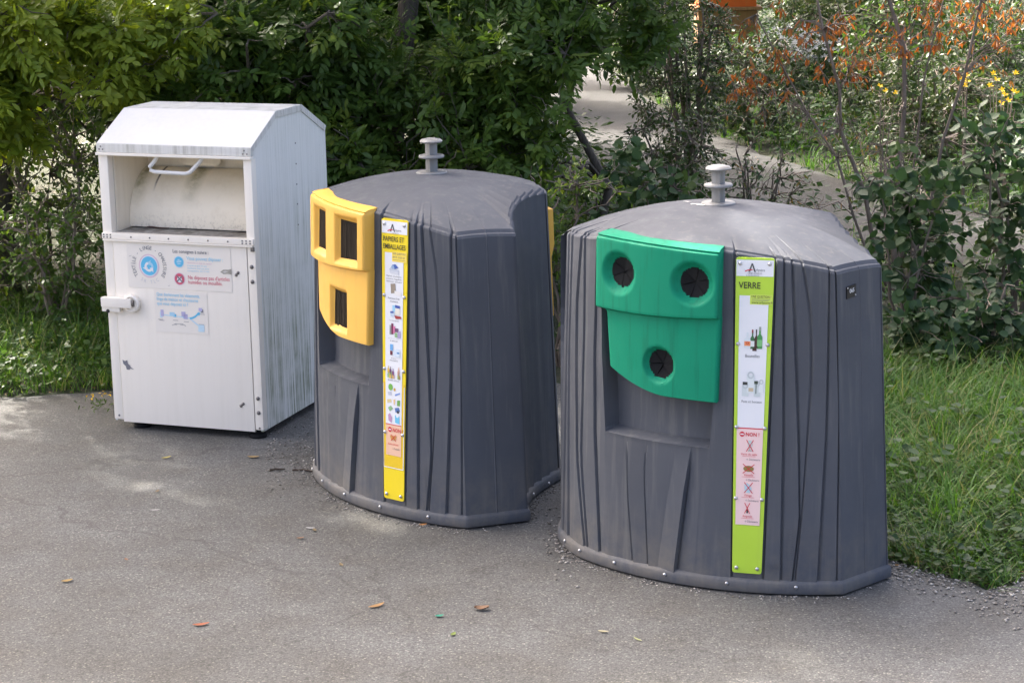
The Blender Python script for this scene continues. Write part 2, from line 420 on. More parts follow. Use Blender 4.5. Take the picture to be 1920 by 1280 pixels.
def bin_body_mesh():
    zrows = [.07, .10, .16, .25, .35, .45, .55, .65, .73, .775, .797, .806, .83, .90, 1.0, 1.1, 1.2, 1.3, 1.4, 1.5, 1.54, 1.56, 1.6]
    V = []; nc = len(COLS)
    def put(x, y, z): V.append((x, y, z))
    for z in zrows:
        for fn in COLS:
            x, y, nx, ny, off, ni = fn(z); o = off-.012
            if ni and z > .80:
                o = -.118 if z > .815 else -.010
                if z > .815 and z < .84: o = -.112
            elif ni and z > .60: o = (off*max(0, (.80-z)/.2) if z < .8 else 0)-.012
            put(x+nx*o, y+ny*o, z)
    tops = []
    for fn in COLS:
        x, y, nx, ny, off, ni = fn(1.85); tops.append((x, y, nx, ny, (0 if ni else off), dome(x*x+y*y)))
    for k in range(1, 6):                                      # upper wall
        for fn, T in zip(COLS, tops):
            zt = T[5]-.018; z = 1.6+(zt-1.6)*k/5
            x, y, nx, ny, off, ni = fn(z); o = (0 if ni else off)-.012
            if ni and z < 1.84: o = -.118
            put(x+nx*o, y+ny*o, z)
    for k in range(1, 9):                                      # rounded shoulder
        a = math.pi/2*k/8
        for j, (x, y, nx, ny, off, zt) in enumerate(tops):
            o = off-.012-.018*(1-math.cos(a)); put(x+nx*o, y+ny*o, zt-.018+.018*math.sin(a)+off*(2.3 if j in SIDE_SET else .3)*math.sin(a))
    rings = [.985, .96, .93, .88, .82, .75, .68, .60, .52, .44, .34, .22, .1]
    rr = random.Random(3); reach = [rr.choice((.62, .75, .86)) for _ in range(400)]
    for s in rings:
        for j, (x, y, nx, ny, off, zt) in enumerate(tops):
            fade = max(0, min(1, (s-reach[j//3])/(1-reach[j//3])))**1.3; px, py = (x-nx*.030)*s, (y-ny*.030)*s
            kz = .75
            if j in SIDE_SET: fade = max(0, min(1, (s-.55)/.45)); kz = 2.3
            put(px+nx*off*fade*.5, py+ny*off*fade*.5, dome(px*px+py*py)+off*fade*kz)
    put(0, 0, 2.04)
    nr = (len(V)-1)//nc; Fc = []
    for r in range(nr-1):
        for c in range(nc):
            Fc.append((r*nc+c, r*nc+(c+1) % nc, (r+1)*nc+(c+1) % nc, (r+1)*nc+c))
    for c in range(nc): Fc.append(((nr-1)*nc+c, (nr-1)*nc+(c+1) % nc, nr*nc))
    return mesh('body', V, Fc, 15)
BODY_ME = bin_body_mesh()
def base_outline():
    pts = []
    for fn in COLS:
        x, y, nx, ny, off, ni = fn(0.05); pts.append((x/mz(.05), y/mz(.05)))
    n = len(pts); out = []; P = np.array(pts)
    for i in range(n):
        if i > n-110 or True:
            k = 1
            while np.linalg.norm(P[(i+k) % n]-P[(i-k) % n]) < .05: k += 1
            t = P[(i+k) % n]-P[(i-k) % n]; t /= np.linalg.norm(t); out.append((P[i][0], P[i][1], t[1], -t[0]))
    return out
def skirt_mesh():
    prof = [(-.06, .012), (.0, .012), (.004, .02), (.002, .066), (-.003, .075), (-.016, .086), (-.05, .089)]
    pts = base_outline(); V = []; nc = len(pts); Fc = []
    for o, z in prof:
        for (x, y, nx, ny) in pts: V.append((x+nx*o, y+ny*o, z))
    for r in range(len(prof)-1):
        for c in range(nc): Fc.append((r*nc+c, r*nc+(c+1) % nc, (r+1)*nc+(c+1) % nc, (r+1)*nc+c))
    return mesh('base_skirt', V, Fc, 35)
SKIRT_ME = skirt_mesh()
# front panel ------------------------------------------------------
def box_off(x): return .055+.062*x
def panel_mesh(holes, square):
    """holes: (x, z, inner half sizes, outer half sizes, depth)"""
    nxc = 120
    def zt(u): return 1.912-.012*u+.004*(1-u*u)               # front top edge
    def zm(u): return 1.522+.022*(u*.6+.4*u*u)                 # bottom of the upper box
    def zb(u): return 1.075+.115*max(0, (.12-u)/1.12)**1.7     # chin
    def xs(u, z):
        xl = np.interp(z, [1.08, 1.5, 1.53, 1.93], [-.285, -.33, -.385, -.38]); xr = np.interp(z, [1.08, 1.53, 1.54, 1.93], [.398, .408, .408, .402])
        return xl+(xr-xl)*(u+1)/2
    rows = []                                                   # (z function, x function, offset kind)
    for k in range(44): rows.append(('low', k/43))
    for k in range(46): rows.append(('up', k/45))
    us = np.concatenate([[-1, -.99, -.975], np.linspace(-.95, .95, nxc), [.975, .99, 1]])
    V = []; O = []
    def edge(u, r=.035):
        e = 1-abs(u); return 0 if e > r else -(r-math.sqrt(max(r*r-(r-e)**2, 0)))*.5
    def rowput(zf, offf):
        for u in us:
            z = zf(u)
            if z < 1.53 and zf is not None: pass
            x = float(xs(u, z)); V.append((x, z, offf(u, z, x)))
    # back lip (bottom), chin edge
    rowput(lambda u: zb(u)+.004, lambda u, z, x: -.05)
    rowput(lambda u: zb(u), lambda u, z, x: box_off(x)-.05)
    for k in range(40):
        t = k/39
        rowput(lambda u: zb(u)+.006+(zm(u)-.006-zb(u)-.006)*t, lambda u, z, x: box_off(x)-.038+edge(u))
    rowput(lambda u: zm(u)-.003, lambda u, z, x: box_off(x)-.034+edge(u))
    def upx(u, z): return float(np.interp(u, [-1, 1], [-.385, .406]))
    for k in range(44):
        t = k/43
        for u in us:
            z = zm(u)+(zt(u)-zm(u))*t; x = upx(u, z)
            e = min(t, 1-t)*.39; r = .016
            ed = 0 if e > r else -(r-math.sqrt(max(r*r-(r-e)**2, 0)))
            V.append((x, z, box_off(x)+edge(u)+ed))
    for dz, do in ((.008, -.012), (.018, -.05), (.024, -.12)):   # sloping top
        for u in us:
            x = upx(u, 1.9); V.append((x*.99, zt(u)+dz, box_off(x)+do))
    n = len(us); nr = len(V)//n
    V = np.array(V); keep = np.ones(len(V), bool)
    for (hx, hz, a, b, A2, B2, dep) in holes:
        dx, dz = V[:, 0]-hx, V[:, 1]-hz
        if square:
            q = np.maximum(np.abs(dx)/A2, np.abs(dz)/B2); qi = np.maximum(np.abs(dx)/a, np.abs(dz)/b)
            d = np.minimum((A2-np.abs(dx))/(A2-a), (B2-np.abs(dz))/(B2-b))
        else:
            rr = np.hypot(dx/A2*1.0, dz/B2); ri = a/A2; d = (1-rr)/(1-ri)
        f = sstep(0, 1, np.clip(d, 0, 1)); V[:, 2] -= f*dep
        keep &= ~(d > 1.02)
    P = [surf(x, z, o) for x, z, o in V]
    Fc = []
    for r in range(nr-1):
        for c in range(n-1):
            q = (r*n+c, r*n+c+1, (r+1)*n+c+1, (r+1)*n+c)
            if all(keep[i] for i in q): Fc.append(q)
    # side returns
    base = len(P)
    for r in range(nr):
        for c in (0, n-1):
            x, z, o = V[r*n+c]; P.append(surf(x, z, -.055))
    for r in range(nr-1):
        Fc.append((r*n, (r+1)*n, base+2*(r+1), base+2*r)); Fc.append(((r+1)*n+n-1, r*n+n-1, base+2*r+1, base+2*(r+1)+1))
    bm = bmesh.new(); vs = [bm.verts.new(p) for p in P]
    for f in Fc: bm.faces.new([vs[i] for i in f])
    bmesh.ops.delete(bm, geom=[v for v in bm.verts if not v.link_faces], context='VERTS')
    bmesh.ops.recalc_face_normals(bm, faces=bm.faces)
    me = bpy.data.meshes.new('front_panel')
    for v in bm.verts: v.co *= S
    bm.to_mesh(me); bm.free()
    me.polygons.foreach_set('use_smooth', [True]*len(me.polygons)); me.set_sharp_from_angle(angle=math.radians(40))
    return me
RH = [(-.205, 1.735, .078, .078, .128, .128, .045), (.262, 1.728, .078, .078, .128, .128, .045), (.055, 1.250, .076, .076, .108, .108, .035)]
SH = [(-.150, 1.722, .092, .116, .128, .158, .034), (.222, 1.712, .092, .116, .130, .158, .034), (.062, 1.250, .092, .108, .128, .142, .030)]
PANEL_R = panel_mesh(RH, False); PANEL_S = panel_mesh(SH, True)
def frame_at(x, z, off):
    p = Vector(surf(x, z, off)); n = fnorm(x/mz(z)); n = Vector((n[0], n[1], .05)).normalized(); u = Vector((0, 0, 1)).cross(n).normalized(); v = n.cross(u); return p, u, v, n
def flap_round(h, parent, rot):
    x, z, a, *_r = h; low = z < 1.5
    p, u, v, n = frame_at(x, z, box_off(x)-(.038 if low else 0)-h[6]-.004)
    V = []; Fc = []; R = a*1.06
    rnd = random.Random(rot)
    for k in range(6):
        a0 = rot+k*math.pi/3+.02; a1 = a0+math.pi/3-.04; dep = rnd.uniform(.0, .012); o = len(V)
        if k in (1, 2): dep += .018
        V.append(p+u*(.006*math.cos((a0+a1)/2))+v*(.006*math.sin((a0+a1)/2))-n*(.006+dep))
        m = 6
        for j in range(m+1):
            aa = a0+(a1-a0)*j/m; V.append(p+u*(R*math.cos(aa))+v*(R*math.sin(aa)))
        for j in range(m): Fc.append((o, o+1+j, o+2+j))
    f = obj('rubber_flap', V, Fc, M['rubber'], parent)
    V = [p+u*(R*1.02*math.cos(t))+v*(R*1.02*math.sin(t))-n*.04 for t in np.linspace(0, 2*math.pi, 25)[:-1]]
    obj('opening_dark', V, [tuple(range(24))], M['black'], parent)  # black disc set in for the dark inside of the bin
def flap_square(h, parent):
    x, z, a, b, *_r = h; low = z < 1.5
    p, u, v, n = frame_at(x, z, box_off(x)-(.038 if low else 0)-h[6]-.006)
    bm = bmesh.new(); N = 9
    for i in range(N):                                           # hanging strips of dark rubber
        x0 = -a*1.06+2*a*1.06*i/N; x1 = x0+2*a*1.06/N-.0003
        dz = random.uniform(-.001, .001)
        vs = [bm.verts.new(p+u*xx+v*yy+n*(dz+dd)) for xx, yy, dd in ((x0, -b*1.06, 0), (x1, -b*1.06, .002), (x1, b*1.06, .002), (x0, b*1.06, 0))]; bm.faces.new(vs)
    f = bm_obj('rubber_flap', bm, M['dark_screen'], parent)
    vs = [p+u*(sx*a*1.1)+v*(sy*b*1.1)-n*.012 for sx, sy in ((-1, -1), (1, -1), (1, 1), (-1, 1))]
    obj('opening_dark', vs, [(0, 1, 2, 3)], M['black'], parent)  # black sheet standing for the dark inside behind the slot
# sign --------------------------------------------------------------
SZ0, SZ1 = .118, 1.872
SL = SZ1-SZ0
def sign_pt(s, t, lift=0):
    """s across from the left edge 0..0.19, t down from the top"""
    z = SZ1-t; xl = np.interp(z, [.1, 1.9], [.495, .472]); xr = np.interp(z, [.1, 1.9], [.648, .667])
    L = Vector(surf(float(xl), z, -.010)); R = Vector(surf(float(xr), z, -.010)); d = (R-L); n = Vector((d.y, -d.x, 0)).normalized()
    return L+d*(s/.19)+n*lift
WARP = [None]
def sign_map(pts, lift):
    if WARP[0]: return [sign_pt(p[0], float(np.interp(p[1], *WARP[0])), lift) for p in pts]
    return [sign_pt(p[0], p[1], lift) for p in pts]
def sign_plate(parent, base_mat, top_white, prints):
    W_, n = .19, 24; V = []; Fc = []
    corner = .014
    ts = [0, .003, .008, corner]+list(np.linspace(.05, SL-.05, n))+[SL-corner, SL-.008, SL-.003, SL]
    for t in ts:
        e = min(t, SL-t); ins = corner-math.sqrt(max(corner**2-(corner-min(e, corner))**2, 0))
        V += [sign_pt(ins, t, .006), sign_pt(W_-ins, t, .006), sign_pt(ins, t, 0), sign_pt(W_-ins, t, 0)]
    k = len(ts)
    for i in range(k-1):
        a, b = 4*i, 4*i+4
        Fc += [(a, a+1, b+1, b), (a+2, a, b, b+2), (a+1, a+3, b+3, b+1)]
    Fc += [(0, 2, 3, 1), (4*k-4, 4*k-3, 4*k-1, 4*k-2)]
    pl = obj('sign_plate', V, Fc, base_mat, parent)
    P = Print()
    def add(shape, mat, lift): P.add(sign_map(shape[0], lift), shape[1], mat)
    def txt(body, s, t, size, mat, lift=.0105, align='LEFT', squeeze=.92, bold=0):
        V2, F2 = text_mesh(body, size, align, squeeze, bold)
        if len(V2): P.add(sign_map([(s+v[0], t-v[1]) for v in V2], lift), F2, mat)
    prints(add, txt)
    P.build('printed_sheet', pl)
    for s, t in ((.022, .032), (.166, .032), (.017, .47), (.172, .47), (.015, .93), (.174, .93), (.017, 1.33), (.174, 1.33), (.028, SL-.03), (.162, SL-.03)):
        p = sign_pt(s, t, .008); q = sign_pt(s+.01, t, .008); d = q-p
        fastener('screw', p, (d.y, -d.x, 0), 0.0115, M['steel'], pl)
    return pl
INK = rgb(45, 48, 40); INK2 = rgb(110, 112, 115); WHITE = flat((.78, .79, .80, 1), .35, 0, 'sign_white'); RED = rgb(205, 30, 50); PINK = flat(lin(236, 205, 200), .4)
def logo(add, txt, tag2):
    add(([(.062, .076), (.078, .030), (.084, .030), (.072, .076)], [(0, 1, 2, 3)]), rgb(95, 98, 100), .0105)
    add(([(.078, .030), (.084, .030), (.100, .076), (.092, .076)], [(0, 1, 2, 3)]), rgb(70, 72, 75), .0107)
    add(([(.046, .070), (.060, .064), (.078, .062), (.090, .064), (.078, .067), (.060, .070), (.046, .076)], [(0, 1, 2, 3, 4, 5, 6)]), RED, .0109)
    txt('rlysère', .100, .072, .020, INK2, squeeze=.8)
    if tag2:
        txt('UNE AGGLO', .060, .089, .0145, INK2, squeeze=.85); txt('À VOTRE SERVICE', .052, .099, .009, INK2, squeeze=.9)
    else: txt('UNE AGGLO', .078, .088, .010, INK2, squeeze=.85)
def stop_sign(add, txt, t):
    add(ell(.048, t, .0145, .0145), RED, .0108); add(rect(.038, .058, t-.0035, t+.0035), WHITE, .0112)
    txt('NON !', .068, t+.010, .030, RED, squeeze=.9, bold=.0006)
def cross(add, cx, cy, w_, h_):
    add(bar(cx-w_, cy-h_, cx+w_, cy+h_, .004), RED, .0118); add(bar(cx+w_, cy-h_, cx-w_, cy+h_, .004), RED, .0120)
def bottle(add, cx, tb, w_, h_, mat, lab=None, cap=None):
    n = w_*.32; sh = tb-h_*.55
    add(([(cx-w_, tb), (cx-w_, sh), (cx-n, sh-h_*.14), (cx-n, tb-h_), (cx+n, tb-h_), (cx+n, sh-h_*.14), (cx+w_, sh), (cx+w_, tb)], [(0, 1, 2, 3, 4, 5, 6, 7)]), mat, .0108)
    if lab is not None: add(rect(cx-w_*.95, cx+w_*.95, tb-h_*.42, tb-h_*.12), lab, .0112)
    if cap is not None: add(rect(cx-n*1.15, cx+n*1.15, tb-h_*1.02, tb-h_*.84), cap, .0112)
def prints_glass(add, txt):
    add(rect(.003, .187, .012, .100), WHITE, .0085); logo(add, txt, True)
    add(rect(.020, .168, .205, .935, 8), WHITE, .0085)
    txt('VERRE', .016, .166, .050, INK, squeeze=.78, bold=.0004)
    add(rect(.074, .187, .198, .252), flat(lin(200, 222, 90), .4), .0095)
    txt('UNE QUESTION ?', .080, .216, .0195, INK, squeeze=.66); add(rect(.084, .176, .2225, .2245), INK2, .0105); add(rect(.084, .168, .230, .232), INK2, .0105)
    txt('www.arlysere.fr', .082, .247, .0195, INK, squeeze=.85)
    WARP[0] = ([0, .27, .392, .556, .588, .675, .775, .815, .93, 2], [0, .27, .375, .506, .542, .639, .756, .792, .93, 2])
    bottle(add, .066, .535, .017, .105, rgb(214, 222, 224), rgb(228, 140, 90)); add(ring(.066, .503, .004, .009), rgb(200, 80, 50), .0116)
    bottle(add, .092, .542, .011, .130, rgb(62, 110, 72), rgb(220, 225, 220), rgb(130, 40, 50)); bottle(add, .112, .535, .0085, .125, rgb(70, 50, 45), None, rgb(60, 40, 40))
    bottle(add, .130, .540, .014, .148, rgb(70, 145, 80), rgb(120, 185, 120), rgb(150, 160, 150)); bottle(add, .104, .556, .011, .085, rgb(75, 50, 42))
    txt('Bouteilles', .094, .588, .022, INK2, align='CENTER', squeeze=.9)
    for cx, tb, w_, h_, m1 in ((.060, .775, .018, .05, rgb(205, 214, 212)), (.088, .760, .020, .085, rgb(216, 224, 222)), (.124, .775, .017, .06, rgb(198, 208, 206)), (.146, .755, .013, .05, rgb(220, 226, 226))):
        add(rect(cx-w_, cx+w_, tb-h_, tb), m1, .0106+cx*.002); add(ring(cx, tb-h_, w_*.5, w_*.9, 14), rgb(190, 198, 198), .0112)
    add(rect(.046, .072, .708, .722), rgb(55, 60, 58), .0116); add(rect(.108, .128, .702, .716), rgb(60, 75, 62), .0116); add(rect(.116, .121, .716, .762), rgb(90, 105, 95), .0116); add(rect(.078, .104, .735, .752), rgb(196, 180, 150), .0116)
    txt('Pots et bocaux', .096, .815, .022, INK2, align='CENTER', squeeze=.85)
    WARP[0] = None
    add(rect(.020, .168, .932, .938), RED, .0095); add(rect(.017, .166, .938, 1.478, 6), PINK, .0090)
    stop_sign(add, txt, .968)
    WARP[0] = None
    y = 1.028
    add(ell(.094, y-.008, .014, .020), rgb(190, 205, 200), .0108); add(rect(.092, .096, y+.008, y+.030), rgb(150, 170, 165), .0108); add(rect(.082, .106, y+.028, y+.033), rgb(150, 170, 165), .0108); cross(add, .094, y+.003, .020, .032)
    def cap(t, body):
        txt(body, .09, t, .0190, RED, align='CENTER', squeeze=.85); add(rect(.052, .128, t+.005, t+.0066), RED, .0105); txt('→ Déchèterie', .072, t+.028, .0170, INK2, squeeze=.85)
    cap(1.085, 'Verre de table')
    add(ell(.090, 1.160, .031, .017), rgb(150, 120, 70), .0106); add(ell(.090, 1.160, .020, .009), rgb(125, 130, 70), .0109); cross(add, .090, 1.160, .034, .026); cap(1.201, 'Vaisselle')
    add(([(.068, 1.248), (.084, 1.240), (.100, 1.252), (.112, 1.275), (.098, 1.296), (.070, 1.292)], [(0, 1, 2, 3, 4, 5)]), rgb(178, 206, 214), .0106); cross(add, .092, 1.267, .025, .030); cap(1.316, 'Vitrage')
    add(rect(.083, .094, 1.390, 1.410), rgb(70, 70, 70), .0108); cross(add, .088, 1.382, .016, .030); cap(1.434, 'Ampoule')
def prints_paper(add, txt):
    Y2 = flat(lin(232, 196, 40), .4)
    add(rect(.003, .187, .012, .088), WHITE, .0085); logo(add, txt, False)
    add(rect(.024, .163, .205, 1.325, 10), WHITE, .0085)
    txt('PAPIERS ET', .012, .136, .043, INK, squeeze=.74, bold=.0004); txt('EMBALLAGES', .012, .182, .043, INK, squeeze=.66, bold=.0004)
    add(rect(.078, .187, .196, .258), rgb(240, 214, 90), .0095); add(ring(.132, .227, .0, .0001, 4), Y2, .0096)
    txt('UNE QUESTION ?', .084, .214, .018, INK2, squeeze=.70); txt('04 79 10 03 58', .084, .236, .0185, INK2, squeeze=.78); add(rect(.086, .176, .245, .247), INK2, .0105)
    def cap(t, *ls):
        for i, l in enumerate(ls): txt(l, .094, t+i*.019, .0165, INK2, align='CENTER', squeeze=.85)
    def quadp(pts, m, l=.0108): add((pts, [tuple(range(len(pts)))]), m, l)
    WARP[0] = ([0, .262, .288, .378, .400, .438, .482, .578, .604, .623, .652, .78, .802, .82, .955, .988, 1.007, 1.035, 1.155, 1.178, 1.197, 1.215, 1.315, 2], [0, .262, .272, .334, .352, .385, .392, .465, .49, .508, .523, .61, .625, .64, .727, .735, .752, .77, .847, .86, .874, .898, .985, 1.7])
    quadp([(.058, .335), (.076, .315), (.134, .345), (.118, .372), (.066, .362)], rgb(190, 196, 206)); quadp([(.078, .300), (.104, .288), (.128, .318), (.098, .336)], rgb(70, 100, 170), .0111); quadp([(.060, .350), (.128, .356), (.132, .378), (.066, .372)], rgb(205, 208, 214), .0113); quadp([(.072, .310), (.09, .3), (.1, .33), (.08, .335)], rgb(150, 175, 205), .0114)
    cap(.400, 'Papiers, enveloppes,', 'journaux, magazines,', 'catalogues, annuaires')
    quadp([(.068, .488), (.104, .482), (.108, .556), (.072, .566)], rgb(150, 138, 122)); add(ring(.086, .484, .009, .0115, 12, math.pi, 2*math.pi), rgb(120, 110, 98), .0112); quadp([(.098, .54), (.15, .545), (.148, .578), (.100, .572)], rgb(228, 226, 222), .0112)
    cap(.604, 'Pochettes Kraft,', 'enveloppes')
    quadp([(.082, .660), (.108, .656), (.108, .720), (.084, .722)], rgb(150, 200, 225)); quadp([(.104, .652), (.142, .656), (.140, .740), (.104, .742)], rgb(226, 222, 208), .0110); quadp([(.104, .652), (.142, .656), (.141, .682), (.104, .680)], rgb(60, 85, 165), .0113); quadp([(.064, .722), (.100, .712), (.104, .760), (.070, .764)], rgb(190, 205, 220), .0114); quadp([(.066, .716), (.092, .710), (.094, .728), (.068, .732)], rgb(70, 90, 160), .0116); quadp([(.098, .748), (.150, .752), (.152, .772), (.110, .780)], rgb(165, 60, 60), .0117)
    cap(.802, 'Cartonnettes')
    for cx, t0, t1, w_, m1 in ((.066, .838, .930, .005, rgb(140, 150, 140)), (.082, .820, .925, .0075, rgb(120, 40, 80)), (.098, .845, .915, .0075, rgb(214, 120, 160)), (.116, .862, .900, .014, rgb(110, 80, 110)), (.112, .905, .950, .010, rgb(140, 180, 130)), (.138, .885, .955, .010, rgb(176, 160, 196))): quadp([(cx-w_, t0), (cx+w_, t0), (cx+w_, t1), (cx-w_, t1)], m1, .0106+t0*.0006)
    cap(.988, 'Boîtes en métal', 'et aérosols')
    for cx, t0, t1, w_, m1 in ((.076, 1.035, 1.095, .012, rgb(110, 170, 220)), (.074, 1.100, 1.140, .009, rgb(110, 40, 60)), (.106, 1.085, 1.150, .012, rgb(206, 220, 232)), (.130, 1.075, 1.155, .014, rgb(210, 222, 230)), (.130, 1.105, 1.122, .010, rgb(90, 140, 190))): quadp([(cx-w_, t0), (cx+w_, t0), (cx+w_, t1), (cx-w_, t1)], m1, .0106+t0*.0006)
    cap(1.178, 'Briques', 'alimentaires')
    rnd = random.Random(4)
    for i in range(14):
        cx = .04+rnd.random()*.115; t0 = 1.215+rnd.random()*.06; bottle(add, cx, min(t0+.06, 1.315), .006+rnd.random()*.004, .05, rgb(*rnd.choice([(120, 160, 205), (130, 70, 140), (225, 190, 90), (190, 215, 235), (160, 190, 120), (210, 170, 150)])))
    WARP[0] = None
    add(rect(.024, .163, .90, 1.02, 1), WHITE, .0084)
    txt('Bouteilles et flacons', .094, 1.000, .0145, INK2, align='CENTER', squeeze=.8)
    add(rect(.004, .186, 1.012, 1.550, 6), Y2, .0078); add(rect(.003, .187, 1.549, 1.554), WHITE, .0095); add(rect(.181, .187, 1.03, 1.55, 4), WHITE, .0095); add(rect(.003, .006, 1.02, 1.55, 4), WHITE, .0095)
    add(rect(.026, .160, 1.012, 1.275, 3), WHITE, .0092)
    add(ell(.068, 1.040, .019, .021), rgb(120, 180, 80), .0106); add(ell(.102, 1.052, .009, .010), rgb(200, 160, 60), .0106)
    for p, m1 in (([(.044, 1.072), (.075, 1.066), (.078, 1.090), (.050, 1.092)], rgb(190, 195, 205)), ([(.104, 1.082), (.148, 1.066), (.150, 1.074), (.108, 1.092)], rgb(120, 150, 205)), ([(.038, 1.122), (.072, 1.114), (.078, 1.134), (.040, 1.142)], rgb(214, 200, 150)), ([(.092, 1.116), (.108, 1.112), (.104, 1.148), (.096, 1.148)], rgb(225, 190, 130)), ([(.124, 1.118), (.150, 1.114), (.148, 1.150), (.124, 1.152)], rgb(110, 160, 80)), ([(.046, 1.172), (.070, 1.156), (.090, 1.172), (.062, 1.194)], rgb(140, 180, 130)), ([(.104, 1.168), (.140, 1.160), (.150, 1.184), (.112, 1.196)], rgb(90, 120, 170)), ([(.122, 1.176), (.146, 1.174), (.140, 1.198), (.124, 1.2)], rgb(60, 60, 66)), ([(.046, 1.216), (.062, 1.204), (.082, 1.230), (.078, 1.266), (.050, 1.252)], rgb(190, 150, 180)), ([(.106, 1.212), (.114, 1.212), (.116, 1.224), (.136, 1.226), (.138, 1.214), (.146, 1.216), (.146, 1.266), (.108, 1.260)], rgb(110, 190, 220))):
        quadp(p, m1)
    add(rect(.024, .163, 1.273, 1.278), RED, .0096); add(rect(.026, .162, 1.278, 1.472, 2), flat(lin(233, 190, 160), .4), .0092)
    add(ell(.062, 1.308, .016, .016), RED, .0108); add(rect(.052, .072, 1.304, 1.312), WHITE, .0112); txt('NON !', .086, 1.320, .034, RED, squeeze=.9, bold=.0006)
    quadp([(.062, 1.345), (.124, 1.345), (.112, 1.372), (.072, 1.372)], rgb(205, 150, 80)); cross(add, .094, 1.358, .022, .020)
    txt('Autres déchets', .092, 1.405, .018, RED, align='CENTER', squeeze=.85); txt('→ Poubelle', .082, 1.432, .017, INK2, squeeze=.85)

# assemble ---------------------------------------------------------
def hook(parent):
    h = thing_part = bpy.data.objects.new('lifting_hook', None); COL.objects.link(h); h.parent = parent; h.location = (0, 0, 2.03*S)
    V, Fc = lathe([(.098, .0), (.100, .010), (.096, .016), (.06, .018)], 28); obj('base_flange', V, Fc, M['galv'], h, 40)
    box('post', (-.029, .029, -.029, .029, .012, .205), M['galv'], h, .006)
    V, Fc = lathe([(.06, .103), (.080, .106), (.083, .113), (.080, .121), (.055, .124)], 24); obj('collar', V, Fc, M['galv'], h, 40)
    V, Fc = lathe([(.045, .200), (.070, .203), (.074, .211), (.064, .222), (.03, .230)], 24); obj('cap', V, Fc, M['galv'], h, 40)
def emboss(body, x, z, size, parent, vertical, mat):
    V2, F2 = text_mesh(body, size, 'LEFT', .95)
    pts = []
    for v in V2:
        if vertical: xx, zz = x+v[1], z-v[0]
        else: xx, zz = x+v[0], z+v[1]
        pts.append(surf(xx, zz, .0045))
    obj('embossed_lettering', pts, F2, mat, parent)
def make_bin(name, label, loc, yaw, panel_me, pmat, holes, square, plate_mat, prints, rear):
    t = thing(name, label, 'recycling bin', loc, yaw, 'recycling bins standing on the forecourt')
    b = link('body', BODY_ME, M['grey'], t)
    k = link('base_skirt', SKIRT_ME, M['grey'], t)
    pts = base_outline()
    for x in (-.69, -.519, -.235, .109, .47, .819):
        p = Vector(surf(x*1.0, .055, .006)); n = fnorm(x); fastener('rivet', p+Vector((0, 0, .0)), (n[0], n[1], 0), .0105, M['steel'], k)
    for x, y in ((.80, .235), (.66, .44)):
        fastener('rivet', (x-.004, y-.004+.0, .055), (.75, .55, 0), .0105, M['steel'], k)
    hook(t)
    p = link('front_panel', panel_me, pmat, t)
    for i, h in enumerate(holes):
        if square: flap_square(h, p)
        else: flap_round(h, p, .4+i*.9)
    if rear:
        V, Fc = [], []
        for zz in np.linspace(1.08, 1.78, 10):
            for xx in np.linspace(-.4, .36, 10):
                V.append((xx, (.76-.46*xx*xx)*mz(zz)+(.015 if zz < 1.5 else .04), zz))
        for r in range(9):
            for q in range(9): Fc.append((r*10+q, r*10+q+1, (r+1)*10+q+1, (r+1)*10+q))
        o = len(V)
        V += [(v[0], v[1]-.13, v[2]) for v in V]
        for r in range(9):
            Fc.append((r*10+9, (r+1)*10+9, o+(r+1)*10+9, o+r*10+9)); Fc.append((r*10, (r+1)*10, o+(r+1)*10, o+r*10)); Fc.append((r, r+1, o+r+1, o+r)); Fc.append((90+r, 91+r, o+91+r, o+90+r))
        obj('rear_panel', V, Fc, pmat, t, 40)
    sign_plate(t, plate_mat, True, prints)
    emboss('www.quadria.eu', .778, .385, .046, t, True, M['grey']); emboss('Quadria', .668, .168, .024, t, False, M['grey']); emboss('FRANCE', .668, .146, .020, t, False, M['grey'])
    return t
M['plate_green'] = m_plastic('lime_sign_sheet', (*lin(178, 212, 62)[:3], 1), (.36, .42, .10, 1), .5, .35, .12)
M['plate_yellow'] = m_plastic('yellow_sign_sheet', (*lin(238, 212, 36)[:3], 1), (.6, .48, .06, 1), .5, .35, .10)
YB = make_bin('paper_bin', 'dark grey recycling bin with yellow slotted panel and yellow sign strip', (-.4934*S, 12.8989*S, 0), -1.0244, PANEL_S, M['yellow'], SH, True, M['plate_yellow'], prints_paper, True)
GB = make_bin('glass_bin', 'dark grey recycling bin with green panel of round holes and lime sign strip', (1.1921*S, 11.4654*S, 0), -.6304, PANEL_R, M['green'], RH, False, M['plate_green'], prints_glass, True)
# small black number plate on the right corner of the glass bin
def number_plate(parent):
    a = Vector((1.037, -.3993, 0)); b = Vector((1.128, -.010, 0)); d = (b-a).normalized(); n = Vector((d.y, -d.x, 0))
    def P(s, z, l): m = mz(z); return Vector((a.x*m, a.y*m, z))+d*s*m+n*l
    V = [P(s, z, l) for l in (-.014, -.004) for s, z in ((.075, 1.640), (.155, 1.648), (.155, 1.712), (.075, 1.704))]
    pl = obj('number_plate', V, [(4, 5, 6, 7), (0, 1, 5, 4), (1, 2, 6, 5), (2, 3, 7, 6), (3, 0, 4, 7)], flat((.01, .01, .012, 1), .4, 0, 'plate_black'), parent)
    V2, F2 = text_mesh('065', .032, 'CENTER', .9, .0003); pr = Print(); pr.add([P(.115+v[0], 1.672+v[1]+v[0]*.1, -.001) for v in V2], F2, WHITE)
    pr.build('printed_number', pl)
    for s, z in ((.081, 1.698), (.149, 1.654)): fastener('screw', P(s, z, -.004), n, .005, M['steel'], pl)
number_plate(GB)
